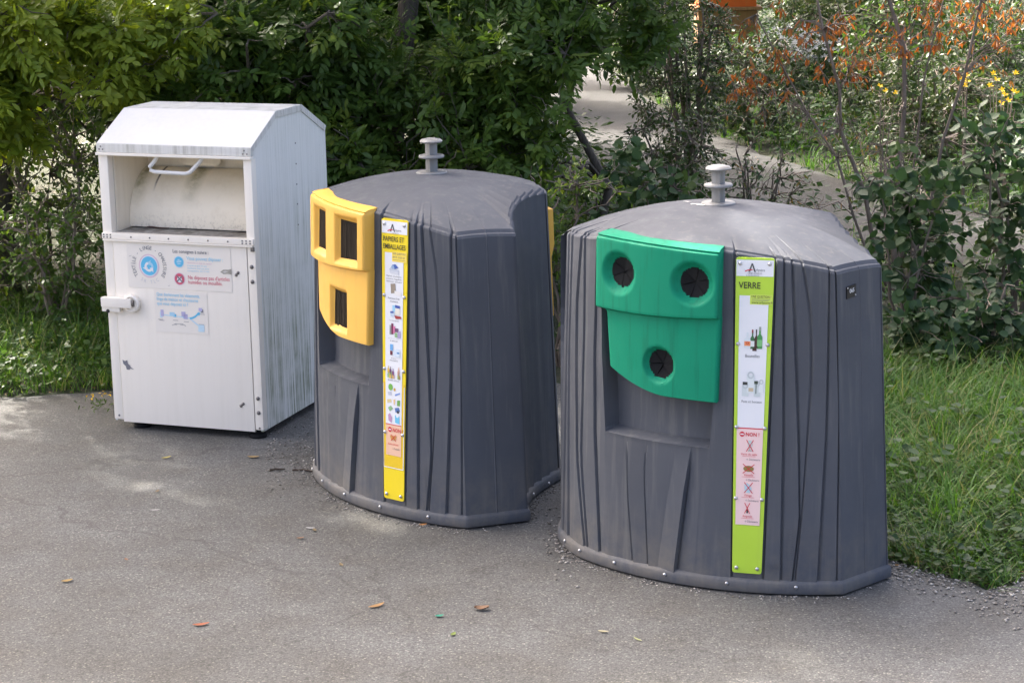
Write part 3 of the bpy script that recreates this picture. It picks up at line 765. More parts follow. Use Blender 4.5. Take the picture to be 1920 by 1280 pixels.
# pale droppings on the dome of the glass bin, a mark of its own
def splat(parent, pts):
    for cx, cy, r in pts:
        n = 9; V = []
        for k in range(n):
            a = 2*math.pi*k/n; rr = r*random.uniform(.5, 1.3); x, y = cx+rr*1.7*math.cos(a), cy+rr*math.sin(a); V.append((x, y, dome(x*x+y*y)+.003))
        obj('white_stain', V, [tuple(range(n))], flat((.62, .61, .58, 1), .8, 0, 'dry_stain'), parent)
splat(GB, [(-.10, -.08, .020), (-.055, -.10, .016), (-.20, .00, .013), (-.235, .02, .008)])
# ------------------------------------------------------------------ textile container
CW, CD, ZF, ZE, ZT, KK = 1.2, 1.2445, .06, 2.089, 2.2874, .327
TC = thing('textile_container', 'white metal clothing collection container with open chute and faded stickers', 'clothing container', (-2.9076*S, 14.3175*S, 0), -.3387)
y1, y2 = CD*KK, CD*(1-KK)
prof = [(0.006, ZF), (CD, ZF), (CD, ZE), (y2, ZT), (y1, ZT), (.006, ZE)]
o = prism('side_panel', prof, 'x', CW-.022, CW-.002, M['white_side'], TC); o['label'] = 'dirty bluish white side panel streaked with algae'
prism('side_panel', prof, 'x', .002, .022, M['white_side'], TC)
def slab(name, a, b, th, mat, x0=-.004, x1=CW+.004, lift=.004):
    (ya, za), (yb, zb) = a, b; L = math.hypot(yb-ya, zb-za); ny, nz = -(zb-za)/L, (yb-ya)/L
    if nz < 0: ny, nz = -ny, -nz
    return prism(name, [(ya+ny*lift, za+nz*lift), (yb+ny*lift, zb+nz*lift), (yb+ny*(lift-th), zb+nz*(lift-th)), (ya+ny*(lift-th), za+nz*(lift-th))], 'x', x0, x1, mat, TC)
slab('roof_slope', (-.004, ZE-.004), (y1, ZT), .016, M['white_roof']); slab('roof_top', (y1+.002, ZT), (y2-.002, ZT), .016, M['white_top']); slab('roof_slope', (y2, ZT), (CD+.006, ZE-.004), .016, M['white_roof'])
for xa, xb in ((CW-.001, CW+.006), (-.006, .001)):               # folded edge along the gable
    for a, b in (((.0, ZE), (y1, ZT)), ((y1, ZT), (y2, ZT)), ((y2, ZT), (CD, ZE))):
        slab('gable_trim', a, b, .042, M['white_trim'], xa, xb, .0005)
for x in (CW+.006,):
    for y, z in ((.72, 2.025), (.719, 1.875), (.716, 1.727), (.713, 1.583), (.712, 1.431)): fastener('rivet', (CW-.002, y, z), (1, 0, 0), .006, M['bolt'], TC)
box('back_panel', (.022, CW-.022, CD-.02, CD-.002, ZF, ZE), M['white_side'], TC, .002)
box('floor_panel', (.022, CW-.022, .03, CD-.022, ZF, ZF+.02), M['white'], TC, .002)
fa = box('fascia', (-.006, CW+.006, -.012, .03, 2.026, ZE-.003), M['white_trim'], TC, .004)
box('fascia_lip', (-.010, CW+.008, -.024, .018, 2.004, 2.024), M['white'], TC, .004)
for x, z in ((.03, 2.066), (.018, 2.046), (.046, 2.046), (CW-.045, 2.066), (CW-.055, 2.042), (CW-.024, 2.042)): fastener('rivet', (x, -.012, z), (0, -1, 0), .006, M['bolt'], fa)
box('corner_post', (.0, .073, -.002, .07, ZF+.012, 2.003), M['white'], TC, .005); box('corner_post', (CW-.062, CW, -.002, .07, ZF+.012, 2.003), M['white'], TC, .005)
# chute
M['white_in'] = m_white('white_chute_paint', (.86, .79, .65, 1), (.47, .40, .26, 1), .4, 14)
box('chute_wall', (.073, .080, .072, .56, 1.43, 2.05), M['white_in'], TC, 0); box('chute_wall', (CW-.070, CW-.063, .072, .56, 1.43, 2.05), M['white_in'], TC, 0)
box('chute_ceiling', (.08, CW-.07, .03, .60, 2.05, 2.056), M['white_in'], TC, 0)
def m_shelf():
    q = NT('dusty_shelf'); v = q.coord(); q.color(q.ramp(q.noise(9, v, 8, .75), (.35, (.13, .11, .085)), (.52, (.30, .28, .24)), (.68, (.50, .48, .43)))); q.rough(.9); q.bump(q.noise(30, v, 6), .4, .01); return q.m
box('shelf', (.0735, CW-.0625, .03, .33, 1.425, 1.447), m_shelf(), TC, .003)
def drum():
    V = []; Fc = []; n = 24; cy, cz, R = .60, 1.47, .36
    xs = np.linspace(.082, CW-.072, 14)
    for k in range(n+1):
        a = math.radians(182-82*k/n)
        for x in xs: V.append((x, cy+R*math.cos(a), cz+R*1.08*math.sin(a)))
    for k in range(n):
        for i in range(len(xs)-1): Fc.append((k*14+i, k*14+i+1, (k+1)*14+i+1, (k+1)*14+i))
    q = NT('stained_drum_paint'); v = q.coord()
    base = q.mix(q.ramp(q.noise(7, v, 7, .7), (.5, (0, 0, 0)), (.75, (.35,)*3)), (.90, .81, .64, 1), (.62, .52, .34, 1))
    sep = q.n('SeparateXYZ'); q.l(v, sep.inputs[0])
    def stripe(x0, wd, z0, z1, amt, col, base):
        a = q.n('Math'); a.operation = 'SUBTRACT'; q.l(sep.outputs[0], a.inputs[0]); a.inputs[1].default_value = x0*S
        ab = q.n('Math'); ab.operation = 'ABSOLUTE'; q.l(a.outputs[0], ab.inputs[0])
        m1 = q.n('MapRange'); q.l(ab.outputs[0], m1.inputs[0]); m1.inputs[1].default_value = wd*S; m1.inputs[2].default_value = wd*S*.15
        m2 = q.n('MapRange'); q.l(sep.outputs[2], m2.inputs[0]); m2.inputs[1].default_value = z0*S; m2.inputs[2].default_value = z1*S
        mu = q.n('Math'); mu.operation = 'MULTIPLY'; q.l(m1.outputs[0], mu.inputs[0]); q.l(m2.outputs[0], mu.inputs[1])
        nz = q.ramp(q.noise(16, v, 6, .7), (.3, (.25,)*3), (.65, (1, 1, 1)))
        m3 = q.n('Math'); m3.operation = 'MULTIPLY'; q.l(mu.outputs[0], m3.inputs[0]); q.l(nz, m3.inputs[1])
        m4 = q.n('Math'); m4.operation = 'MULTIPLY'; q.l(m3.outputs[0], m4.inputs[0]); m4.inputs[1].default_value = amt
        return q.mix(m4.outputs[0], base, col)
    c = stripe(.12, .085, 1.60, 1.80, .95, (.17, .155, .035, 1), base)
    c = stripe(.55, .085, 1.58, 1.84, .9, (.20, .185, .05, 1), c)
    c = stripe(.25, .012, 1.70, 1.80, 1.3, (.03, .02, .015, 1), c)
    m2 = q.n('MapRange'); q.l(sep.outputs[2], m2.inputs[0]); m2.inputs[1].default_value = 1.58*S; m2.inputs[2].default_value = 1.45*S
    mu = q.n('Math'); mu.operation = 'MULTIPLY'; q.l(m2.outputs[0], mu.inputs[0]); q.l(q.ramp(q.noise(45, v, 6, .75), (.5, (0, 0, 0)), (.68, (.7,)*3)), mu.inputs[1])
    c = q.mix(mu.outputs[0], c, (.32, .26, .17, 1)); q.color(c); q.rough(.5)
    obj('chute_drum', V, Fc, q.m, TC, 60)
    V2 = [(x, .56, 1.845) for x in (.082, CW-.072)]+[(x, .54, 2.05) for x in (.082, CW-.072)]
    obj('chute_plate', V2, [(0, 1, 3, 2)], M['white_in'], TC)
drum()
def tab(x0, x1):                                                  # rounded plates hanging behind the handle
    pts = [(x0-.05, 2.05), (x0, 1.90), (x0+.03, 1.875), (x1-.03, 1.87), (x1, 1.895), (x1+.03, 2.05)]
    prism('hinge_plate', pts, 'y', .50, .512, M['white_in'], TC, .004)
tab(.36, .70); tab(1.0, 1.12)
V, Fc = tube_arrays([(.47, .04, 2.03), (.43, .03, 1.965), (.395, .02, 1.925), (.40, .02, 1.905), (.43, .02, 1.893), (.55, .02, 1.890), (.68, .02, 1.887), (.715, .02, 1.90), (.74, .025, 1.925), (.78, .03, 1.965), (.83, .04, 2.03)], [.0145]*11, 10)
obj('chute_handle', V, Fc, flat((.74, .73, .69, 1), .35, 0, 'handle_paint'), TC, 60)
V, Fc = tube_arrays([(.16, .30, 1.452), (.2, .25, 1.458), (.34, .22, 1.456), (.40, .24, 1.452)], [.004, .006, .005, .003], 5)
obj('dry_twig', V, Fc, flat((.10, .055, .04, 1), .9, 0, 'dry_twig'), TC)
# rail below the opening
ra = box('rail', (.0, CW-.004, -.020, .03, 1.405, 1.449), M['white'], TC, .005)
box('rail_lip', (.006, CW-.012, -.026, .02, 1.392, 1.403), M['white'], TC, .003)
for x in (.235, .385, .535, .69, .845, 1.0): fastener('rivet', (x, -.020, 1.426), (0, -1, 0), .0065, M['bolt'], ra)
for xx in (.016, .043, .070, CW-.088, CW-.058, CW-.028):
    for z in (1.418, 1.436): fastener('rivet', (xx, -.020, z), (0, -1, 0), .006, M['bolt'], ra)
box('hinge_end', (CW-.03, CW-.004, -.016, .02, 1.36, 1.391), M['bolt'], TC, .004)
# door and its fittings
dr = box('door', (.077, CW-.066, -.006, .016, ZF-.004, 1.388), M['white'], TC, .003)
for z in (1.25, 1.145, .303, .198): fastener('bolt', (CW-.032, -.002, z), (0, -1, 0), .015, M['bolt'], TC)
for x, z in ((1.046, 1.188), (1.062, 1.205), (1.034, .241), (1.052, .257)): fastener('bolt', (x, -.006, z), (0, -1, 0), .012, M['bolt'], dr)
fastener('bolt', (.04, -.002, .10), (0, -1, 0), .008, M['bolt'], TC); fastener('bolt', (CW-.03, -.002, .085), (0, -1, 0), .008, M['bolt'], TC)
lk = bpy.data.objects.new('lock', None); COL.objects.link(lk); lk.parent = TC
box('lock_bar', (-.02, .225, -.062, -.008, .915, .985), M['white'], lk, .008)
box('lock_tongue', (-.02, .125, -.050, -.004, .880, .914), M['white'], lk, .005)
V, Fc = lathe([(.062, 0), (.066, .01), (.064, .04), (.052, .046), (.045, .03)], 28)
q = Matrix.Rotation(math.pi/2, 3, 'X'); obj('lock_collar', [q @ Vector(v)+Vector((.215, -.004, .945)) for v in V], Fc, M['white'], lk, 40)
V, Fc = lathe([(.026, 0), (.026, .012)], 8); q2 = Matrix.Rotation(math.pi/2, 3, 'Y'); obj('lock_key', [q2 @ Vector(v)+Vector((.226, -.036, .948)) for v in V], Fc, M['bolt'], lk, 40)
V, Fc = lathe([(.014, 0), (.014, .003)], 12); obj('lock_hole', [q @ Vector(v)+Vector((.03, -.051, .885)) for v in V], Fc, M['black'], lk)
# peeled patch on the door
obj('peeled_patch', [(x, -.0085, z) for x, z in ((.098, .520), (.118, .512), (.138, .520), (.140, .495), (.158, .480), (.163, .468), (.190, .452), (.160, .458), (.148, .448), (.128, .450), (.122, .475), (.104, .490))], [tuple(range(12))], flat((.20, .20, .22, 1), .5, 0, 'bare_primer'), dr)
# stickers
def sticker(x0, x1, z0, z1, prints, name, shear=0):
    pl = obj('sticker', [(x0, -.0085, z0), (x1, -.0085, z0), (x1, -.0085, z1), (x0, -.0085, z1)], [(0, 1, 2, 3)], flat((.86, .805, .71, 1), .35, 0, 'sticker_film'), dr)
    P = Print()
    def add(shape, mat, lift=.0015): P.add([(p[0], -.0085-lift, p[1]) for p in shape[0]], shape[1], mat)
    def txt(body, x, z, size, mat, align='LEFT', squeeze=.92, bold=0, rot=0, lift=.003):
        V2, F2 = text_mesh(body, size, align, squeeze, bold); c_, s_ = math.cos(rot), math.sin(rot)
        if len(V2): P.add([(x+v[0]*c_-v[1]*s_, -.0085-lift, z+v[0]*s_+v[1]*c_) for v in V2], F2, mat)
    prints(add, txt); P.build('printed_sheet', pl)
CY = flat(lin(98, 190, 226), .4); CYL = flat(lin(172, 213, 232), .4); CYX = flat(lin(196, 222, 234), .4); DK = flat(lin(128, 128, 132), .5); RD = flat(lin(212, 92, 114), .4); WH = flat((.80, .80, .80, 1), .4, 0, 'print_white'); PALE = flat(lin(222, 196, 205), .4); LIL = flat(lin(184, 180, 212), .4)
def pr1(add, txt):
    cx, cz = .362, 1.222
    add(ell(cx, cz, .082, .086, 32), PALE, .001); add(ell(cx, cz, .072, .076, 32), WH, .002); add(ell(cx, cz, .065, .069, 32), CY, .003)
    for k in range(3):
        a0 = math.radians(100+120*k); add(ring(cx, cz-.006, .018, .036, 10, a0, a0+1.55), WH if k != 2 else CYL, .004)
        a = a0+1.55; add(([(cx+.052*math.cos(a), cz-.006+.052*math.sin(a)), (cx+.008*math.cos(a), cz-.006+.008*math.sin(a)), (cx+.034*math.cos(a+.7), cz-.006+.034*math.sin(a+.7))], [(0, 1, 2)]), WH if k != 2 else CYL, .0042)
    s1 = 'TEXTILE - LINGE - CHAUSSURE'
    for i, ch in enumerate(s1):
        a = math.radians(212-244*i/(len(s1)-1)); r = .112
        txt(ch, cx+r*math.cos(a), cz+r*1.05*math.sin(a), .040, DK, 'CENTER', .9, 0, a-math.pi/2)
    for i, ch in enumerate('SR TLC'):
        a = math.radians(238+64*i/5); r = .128
        txt(ch, cx+r*math.cos(a), cz+r*math.sin(a), .036, flat(lin(205, 205, 206), .5), 'CENTER', .9, 0, a+math.pi/2)
    txt('Les consignes à suivre :', .556, 1.326, .036, DK, squeeze=.84, bold=.0004)
    add(ell(.602, 1.262, .040, .042, 24), CYX, .001); add(ell(.602, 1.262, .035, .037, 24), CY, .002); add(bar(.585, 1.262, .622, 1.268, .012), CYL, .003); add(bar(.59, 1.248, .616, 1.250, .008), CYL, .003); add(bar(.592, 1.276, .610, 1.280, .008), CYL, .003)
    txt('Vous pouvez déposer :', .664, 1.280, .036, CYL, squeeze=.86, bold=.0006)
    for j, l in enumerate(('vêtements et linge de maison', 'propres et secs en sacs', 'chaussures liées par paire', 'maroquinerie, sacs à main')):
        txt(l, .666, 1.254-.019*j, .0195, CYL if j else PALE, squeeze=.85)
    add(ell(.600, 1.139, .044, .046, 24), PALE, .001); add(ell(.600, 1.139, .038, .040, 24), RD, .002); add(ell(.600, 1.134, .020, .022, 12), WH, .003); add(bar(.578, 1.164, .624, 1.116, .009), DK, .004); add(bar(.624, 1.162, .578, 1.118, .009), DK, .0042)
    txt("Ne déposez pas d'articles", .666, 1.142, .040, RD, squeeze=.80); txt('humides ou mouillés.', .666, 1.108, .040, RD, squeeze=.80)
    add(([(.925, 1.205), (.95, 1.222), (.99, 1.224), (1.012, 1.230), (1.012, 1.190), (.985, 1.196), (.95, 1.192)], [tuple(range(7))]), flat((.36, .34, .28, 1), .8, 0, 'torn_film'), .004)
    add(([(.94, 1.206), (.965, 1.215), (.99, 1.210), (.96, 1.200)], [(0, 1, 2, 3)]), flat((.60, .58, .54, 1), .8, 0, 'torn_film'), .0046)
    for x, z, l, a in ((.205, 1.285, .02, .3), (.215, 1.235, .045, .05), (.505, 1.085, .018, .2)): add(bar(x, z, x+l, z+l*a, .003), flat((.45, .44, .42, 1), .7, 0, 'scratch'), .003)
def pr2(add, txt):
    for j, l in enumerate(('Que deviennent les vêtements,', 'linge de maison et chaussures', 'que vous déposez ici ?')): txt(l, .408, 1.010-.033*j, .0345, CYL, squeeze=.80, bold=.0006)
    add(bar(.455, .872, .665, .860, .008), CYX, .001)
    for k in range(6):
        t0, t1 = k/6, (k+1)/6; f = lambda t: (.665+.075*t, .858+.045*t*t); g = lambda t: (.665+.075*t, .856-.055*t)
        add(bar(*f(t0), *f(t1), .014), CY, .0012); add(bar(*g(t0), *g(t1), .010), CYX, .0011)
    add(([(.728, .888), (.752, .912), (.742, .880)], [(0, 1, 2)]), CY, .0013)
    for x, z, w_, h_, m1 in ((.445, .885, .012, .024, LIL), (.437, .872, .010, .02, CYX), (.525, .880, .02, .014, CYL), (.545, .872, .012, .010, CY), (.615, .885, .016, .018, LIL), (.632, .868, .016, .018, LIL), (.622, .872, .008, .02, CY), (.752, .925, .014, .012, LIL), (.765, .915, .010, .012, DK), (.752, .790, .024, .026, CYX)): add(rect(x-w_, x+w_, z-h_, z+h_), m1, .0016+w_*.01)
    for x, z in ((.41, .838), (.42, .832), (.53, .838), (.615, .832), (.745, .893), (.735, .818)): add(bar(x, z, x+.04, z-.001, .0028), DK, .002)
    for x, z, x2, z2 in ((.52, .800, .55, .812), (.55, .812, .60, .815), (.6, .815, .63, .800), (.54, .806, .56, .806), (.585, .808, .61, .806)): add(bar(x, z, x2, z2, .003), DK, .002)
sticker(.188, 1.010, 1.062, 1.372, pr1, 'a'); sticker(.388, .808, .746, 1.050, pr2, 'b')
# feet
for x, y in ((.17, .10), (CW-.08, .07), (.17, CD-.12), (CW-.08, CD-.12)):
    V, Fc = lathe([(.062, 0), (.066, .012), (.058, .03), (.042, .036), (.042, .0605)], 20); obj('foot', [(v[0]+x, v[1]+y, v[2]) for v in V], Fc, M['rubber'], TC, 40)
# ------------------------------------------------------------------ vegetation (metres)
def m_leaf(name, c0, c1, c2=None, trans=.35, rough=.42, spec=.35):
    q = NT(name); at = q.n('Attribute'); at.attribute_name = 'tint'
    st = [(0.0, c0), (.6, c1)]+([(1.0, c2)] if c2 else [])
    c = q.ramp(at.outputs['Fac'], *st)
    q.color(c); q.rough(rough); q.b.inputs['Specular IOR Level'].default_value = spec
    tr = q.n('BsdfTranslucent'); hs = q.n('HueSaturation'); hs.inputs['Value'].default_value = 1.25; hs.inputs['Saturation'].default_value = 1.1; hs.inputs['Hue'].default_value = .487; q.l(c, hs.inputs['Color']); q.l(hs.outputs[0], tr.inputs[0])
    mx = q.n('MixShader'); mx.inputs[0].default_value = trans; q.l(q.b.outputs[0], mx.inputs[1]); q.l(tr.outputs[0], mx.inputs[2]); q.l(mx.outputs[0], q.out.inputs['Surface'])
    return q.m
def m_bark(name, c0, c1):
    q = NT(name); v = q.coord(); q.color(q.ramp(q.noise(1, q.mapping((40, 40, 6), v), 6, .7), (.3, c0), (.7, c1))); q.rough(.9); q.bump(q.noise(1, q.mapping((60, 60, 10), v), 5), .6, .01); return q.m
M['ash'] = m_leaf('ash_leaf', (.045, .090, .020), (.084, .152, .027), (.16, .22, .033), .46)
M['ash_bright'] = m_leaf('pale_ash_leaf', (.11, .175, .025), (.185, .26, .032), (.27, .33, .04), .5)
M['privet'] = m_leaf('privet_leaf', (.028, .056, .018), (.050, .086, .022), (.10, .13, .028), .35, .4)
M['hazel'] = m_leaf('hazel_leaf', (.024, .058, .022), (.043, .090, .028), (.085, .13, .034), .35, .5)
M['orange_leaf'] = m_leaf('autumn_leaf', (.28, .095, .03), (.36, .17, .05), (.12, .135, .035), .45, .5)
M['herb'] = m_leaf('herb_leaf', (.028, .066, .018), (.05, .102, .022), (.10, .145, .035), .4, .5)
M['grass'] = m_leaf('grass_blade', (.052, .138, .020), (.095, .215, .030), (.30, .29, .11), .42, .45)
M['petal_w'] = m_leaf('white_petal', (.42, .42, .40), (.52, .52, .49), None, .3)
M['far_herb'] = m_leaf('far_herb_leaf', (.020, .048, .014), (.036, .076, .018), (.075, .11, .028), .35, .5)  # herb leaf copied darker, dimming the sunlit far growth by colour
M['petal_y'] = m_leaf('yellow_petal', (.70, .42, .01), (.80, .55, .02), None, .3)
M['dry'] = m_leaf('dry_leaf', (.18, .09, .04), (.30, .19, .08), (.12, .07, .04), .2, .8)
M['bark'] = m_bark('grey_brown_bark', (.035, .03, .022), (.13, .11, .085)); M['twig'] = m_bark('twig_bark', (.09, .068, .05), (.26, .21, .165))
def unit(v): return v/np.maximum(np.linalg.norm(v, axis=-1, keepdims=True), 1e-9)
T_ASH = (np.array([(0, 0, 0), (.28, .17, .03), (.62, .19, .035), (1, 0, -.03), (.62, -.19, .035), (.28, -.17, .03)]), [(0, 1, 2, 3), (0, 3, 4, 5)])
T_ROUND = (np.array([(0, 0, 0), (.12, .30, .04), (.45, .44, .06), (.78, .30, .03), (1.02, 0, -.06), (.78, -.30, .03), (.45, -.44, .06), (.12, -.30, .04)]), [(0, 1, 2, 3, 4), (0, 4, 5, 6, 7)])
T_LANCE = (np.array([(0, 0, 0), (.3, .13, .03), (.65, .12, .0), (1, 0, -.16), (.65, -.12, .0), (.3, -.13, .03)]), [(0, 1, 2, 3), (0, 3, 4, 5)])
T_DIAM = (np.array([(0, 0, 0), (.5, .24, .04), (1, 0, 0), (.5, -.24, .04)]), [(0, 1, 2), (0, 2, 3)])
class Leaves:
    def __init__(s): s.o = []; s.d = []; s.n = []; s.z = []; s.t = []
    def add(s, o, d, n, size, tint):
        o = np.atleast_2d(o); k = len(o)
        s.o.append(o); s.d.append(unit(np.broadcast_to(d, (k, 3)))); s.n.append(np.broadcast_to(n, (k, 3))); s.z.append(np.broadcast_to(size, (k,))); s.t.append(np.broadcast_to(tint, (k,)))
    def mesh(s, name, tpl):
        o = np.concatenate(s.o); d = np.concatenate(s.d); n = np.concatenate(s.n); z = np.concatenate(s.z)[:, None, None]; t = np.concatenate(s.t)
        side = unit(np.cross(n, d)); nn = np.cross(d, side)
        tv, tf = tpl; k = len(tv); N = len(o)
        P = o[:, None, :]+z*(tv[None, :, 0:1]*d[:, None, :]+tv[None, :, 1:2]*side[:, None, :]+tv[None, :, 2:3]*nn[:, None, :])
        return fast_mesh(name, P.reshape(-1, 3), tf, N, k, np.repeat(t, k))
def fast_mesh(name, P, tf, N, k, tint=None):
    me = bpy.data.meshes.new(name); me.vertices.add(len(P)); me.vertices.foreach_set('co', P.astype(np.float32).ravel())
    lens = [len(f) for f in tf]; per = np.concatenate([np.array(f) for f in tf])
    loops = (per[None, :]+(np.arange(N)*k)[:, None]).ravel().astype(np.int32)
    tot = np.tile(np.array(lens, np.int32), N); start = np.concatenate([[0], np.cumsum(tot)[:-1]]).astype(np.int32)
    me.loops.add(len(loops)); me.loops.foreach_set('vertex_index', loops)
    me.polygons.add(len(tot)); me.polygons.foreach_set('loop_start', start)
    if tint is not None:
        a = me.attributes.new('tint', 'FLOAT', 'POINT'); a.data.foreach_set('value', tint.astype(np.float32))
    me.update(calc_edges=True); me.validate()
    return me
class Wood:
    def __init__(s): s.V = []; s.F = []
    def tube(s, path, radii, n=5):
        v, f = tube_arrays(path, radii, n); o = len(s.V); s.V += [tuple(p) for p in v]; s.F += [tuple(o+i for i in q) for q in f]
    def obj(s, name, mat, parent): return obj(name, s.V, s.F, mat, parent, 50, 1)
def curve(a, b, n=4, sag=0.0, wob=.05, rng=RNG):
    a = np.array(a, float); b = np.array(b, float); L = np.linalg.norm(b-a); out = []
    for i in range(n+1):
        t = i/n; p = a+(b-a)*t+np.array([0, 0, 1])*sag*L*math.sin(math.pi*t)
        if 0 < i < n: p = p+rng.normal(0, wob*L, 3)
        out.append(p)
    return out
def compound(L, o, a, n, length, size, tint, pairs=4):
    """pinnate leaves: rows of o (base), a (axis), n (normal)"""
    k = len(o); b = unit(np.cross(n, a)); r = RNG
    for i in range(pairs):
        t = .30+.62*i/pairs
        drop = np.array([0, 0, -1.0])*(.10*t*t)*length[:, None]
        for sgn in (-1, 1):
            d = unit(a*.62+b*sgn*.85+r.normal(0, .13, (k, 3))-np.array([0, 0, .15]))
            L.add(o+a*(length*t)[:, None]+drop, d, unit(n+r.normal(0, .22, (k, 3))), size*r.uniform(.8, 1.1, k), tint+r.normal(0, .06, k))
    L.add(o+a*(length*.95)[:, None], unit(a+r.normal(0, .12, (k, 3))-np.array([0, 0, .2])), n, size*1.05, tint)
def tree(name, label, base, trunk_top, r0, lobes, kind, leaf_mat, bark='bark', group=None, cat='tree', limbs=6, stems=None, bare=0, crown_name='crown'):
    """lobes: (centre, radii, twigs, leaves per twig, leaf size, tint mean)"""
    rng = RNG; base = np.array(base, float)
    t = thing(name, label, cat, tuple(base), 0, group); W = Wood(); Lv = Leaves()
    skel = []
    for (top, r) in (stems or [(trunk_top, r0)]):
        p = curve((0, 0, -.1), np.array(top, float)-base, 6, 0, .02); rr = [r*(1-.55*i/6) for i in range(7)]; rr[0] = r*1.35
        W.tube(p, rr, 8); skel += [(q, r*(1-.55*i/6)) for i, q in enumerate(p) if i > 0]
    main = list(skel)
    for c, rad, nt_, *_ in lobes:                               # limbs reach into each lobe
        c = np.array(c, float)-base
        for k in range(limbs):
            tgt = c+rng.normal(0, .45, 3)*np.array(rad)
            q, r = min(main, key=lambda s_: np.linalg.norm(s_[0]-tgt)+1.2*max(0, s_[0][2]-tgt[2]+.2))
            p = curve(q, tgt, 5, .06, .05); r1 = min(r*.5, .012+.012*np.linalg.norm(tgt-q)); W.tube(p, [r1*(1-.75*i/5) for i in range(6)], 5)
            skel += [(x, r1*(1-.75*i/5)) for i, x in enumerate(p) if i > 1]
    SP = np.array([q for q, _ in skel]); SR = np.array([r for _, r in skel])
    for c, rad, ntw, lpt, lsize, tm in lobes:
        c = np.array(c, float)-base; rad = np.array(rad)
        for k in range(ntw):
            u = unit(rng.normal(0, 1, 3))*rng.random()**.4; tip = c+u*rad
            if tip[2] < .12: tip[2] = .12+rng.random()*.2
            i = int(np.argmin(np.linalg.norm(SP-tip, axis=1))); q = SP[i]
            L = np.linalg.norm(tip-q)
            if L > 1.6: q = tip+(q-tip)*1.6/L
            p = np.array(curve(q, tip, 4, .05, .06)); W.tube(list(p), [min(SR[i], .007)*(1-.7*j/4)+.0012 for j in range(5)], 3)
            if lpt == 0: continue
            n = lpt; tt = rng.uniform(.25, 1.0, n); idx = np.minimum((tt*4).astype(int), 3); fr = tt*4-idx
            pos = p[idx]+(p[idx+1]-p[idx])*fr[:, None]; ax = unit(p[idx+1]-p[idx])
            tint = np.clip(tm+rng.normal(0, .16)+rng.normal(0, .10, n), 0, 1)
            out = unit(ax*.5+rng.normal(0, .75, (n, 3))+np.array([0, 0, -.10]))
            nrm = unit(np.array([-.05, -.40, 1.0])+rng.normal(0, .42, (n, 3)))
            if kind == 'ash':
                compound(Lv, pos, out, nrm, lsize*2.6*rng.uniform(.8, 1.15, n), lsize, tint)
            elif kind == 'lance':
                d = unit(out*.55+np.array([0, 0, -.75])); Lv.add(pos, d, unit(rng.normal(0, 1, (n, 3))), lsize*rng.uniform(.7, 1.25, n), tint)
            else:
                Lv.add(pos+out*lsize*.3, unit(out+np.array([0, 0, -.25])), nrm, lsize*rng.uniform(.65, 1.2, n), tint)
    W.obj('trunk', M[bark], t)
    if Lv.o:
        me = Lv.mesh(crown_name, {'ash': T_ASH, 'lance': T_LANCE, 'round': T_ROUND, 'small': T_DIAM}[kind]); link(crown_name, me, leaf_mat, t)
    return t
def gp(px, py, z=0.0):
    """ground point seen at a pixel of the 1920x1280 photograph"""
    X, Y = px-960, py-640; cr, sr = math.cos(ROLL), math.sin(ROLL); x = (X*cr+Y*sr)/F; y = -(-X*sr+Y*cr)/F
    cp, sp = math.cos(PITCH), math.sin(PITCH); d = (x, cp+y*sp, -sp+y*cp); t = (z-HC)/d[2]; return (d[0]*t, d[1]*t, z)
def at(px, py, dist):
    X, Y = px-960, py-640; cr, sr = math.cos(ROLL), math.sin(ROLL); x = (X*cr+Y*sr)/F; y = -(-X*sr+Y*cr)/F
    cp, sp = math.cos(PITCH), math.sin(PITCH); d = (x, cp+y*sp, -sp+y*cp); t = dist/d[1]; return (d[0]*t, dist, HC+d[2]*t)
ASHG = 'ash trees behind the bins'
B, Y_ = M['ash'], M['ash_bright']
def ashtree(x, y, h, label, low, lobes=None, r=.09, mat=B, tint=.45, tw=90, high=None, nh=92):
    """low: height of the hanging lower crown; high: height of the wide upper crown that shades the forecourt"""
    L = list(lobes or [])
    if tw: L = L+[((x, y, low+.9), (1.3, 1.0, .9), tw, 9, .085, tint)]
    if high:
        for k in range(3):
            L.append(((x+RNG.uniform(-.5, .5), y-.3+RNG.uniform(-.5, .5), high+k*1.25), (1.7, 1.3, .85), nh, 9, .13, tint+.1))
    return tree('ash_tree', label, (x, y, 0), (x+RNG.uniform(-.3, .3), y+RNG.uniform(-.3, .3), h), r, L, 'ash', mat, 'bark', ASHG, limbs=5)
ashtree(-3.9, 15.4, 8.0, 'pale yellow-green ash branches hanging at the top left corner', 2.3, [((-3.75, 14.2, 2.1), (1.05, .55, .65), 150, 10, .085, .75), ((-2.7, 14.6, 2.3), (.7, .5, .5), 60, 9, .08, .6)], .10, Y_, .7, 0, 5.0)
ashtree(-2.2, 15.8, 8.2, 'ash tree with a grey trunk right behind the white container', 2.0, [((-2.2, 15.0, 1.9), (1.0, .6, .7), 85, 9, .085, .5), ((-1.4, 15.0, 2.1), (.7, .5, .5), 55, 9, .085, .45)], .12, B, .45, 0, 5.0)
ashtree(-.8, 16.0, 8.0, 'ash tree between the white container and the yellow bin hook', 1.8, [((-.8, 15.1, 1.7), (1.1, .6, .8), 110, 9, .08, .55), ((-1.4, 14.4, 1.0), (.5, .4, .7), 45, 9, .08, .55)], .10, B, .45, 0, 4.8)
ashtree(.6, 16.3, 4.6, 'ash tree with leafy branches hanging over the gap between both bins', 1.9, [((-.05, 14.8, 1.5), (.6, .5, .9), 85, 9, .08, .6), ((.5, 15.3, 2.2), (.9, .5, .5), 75, 9, .08, .5)], .04, B, .45, 40)
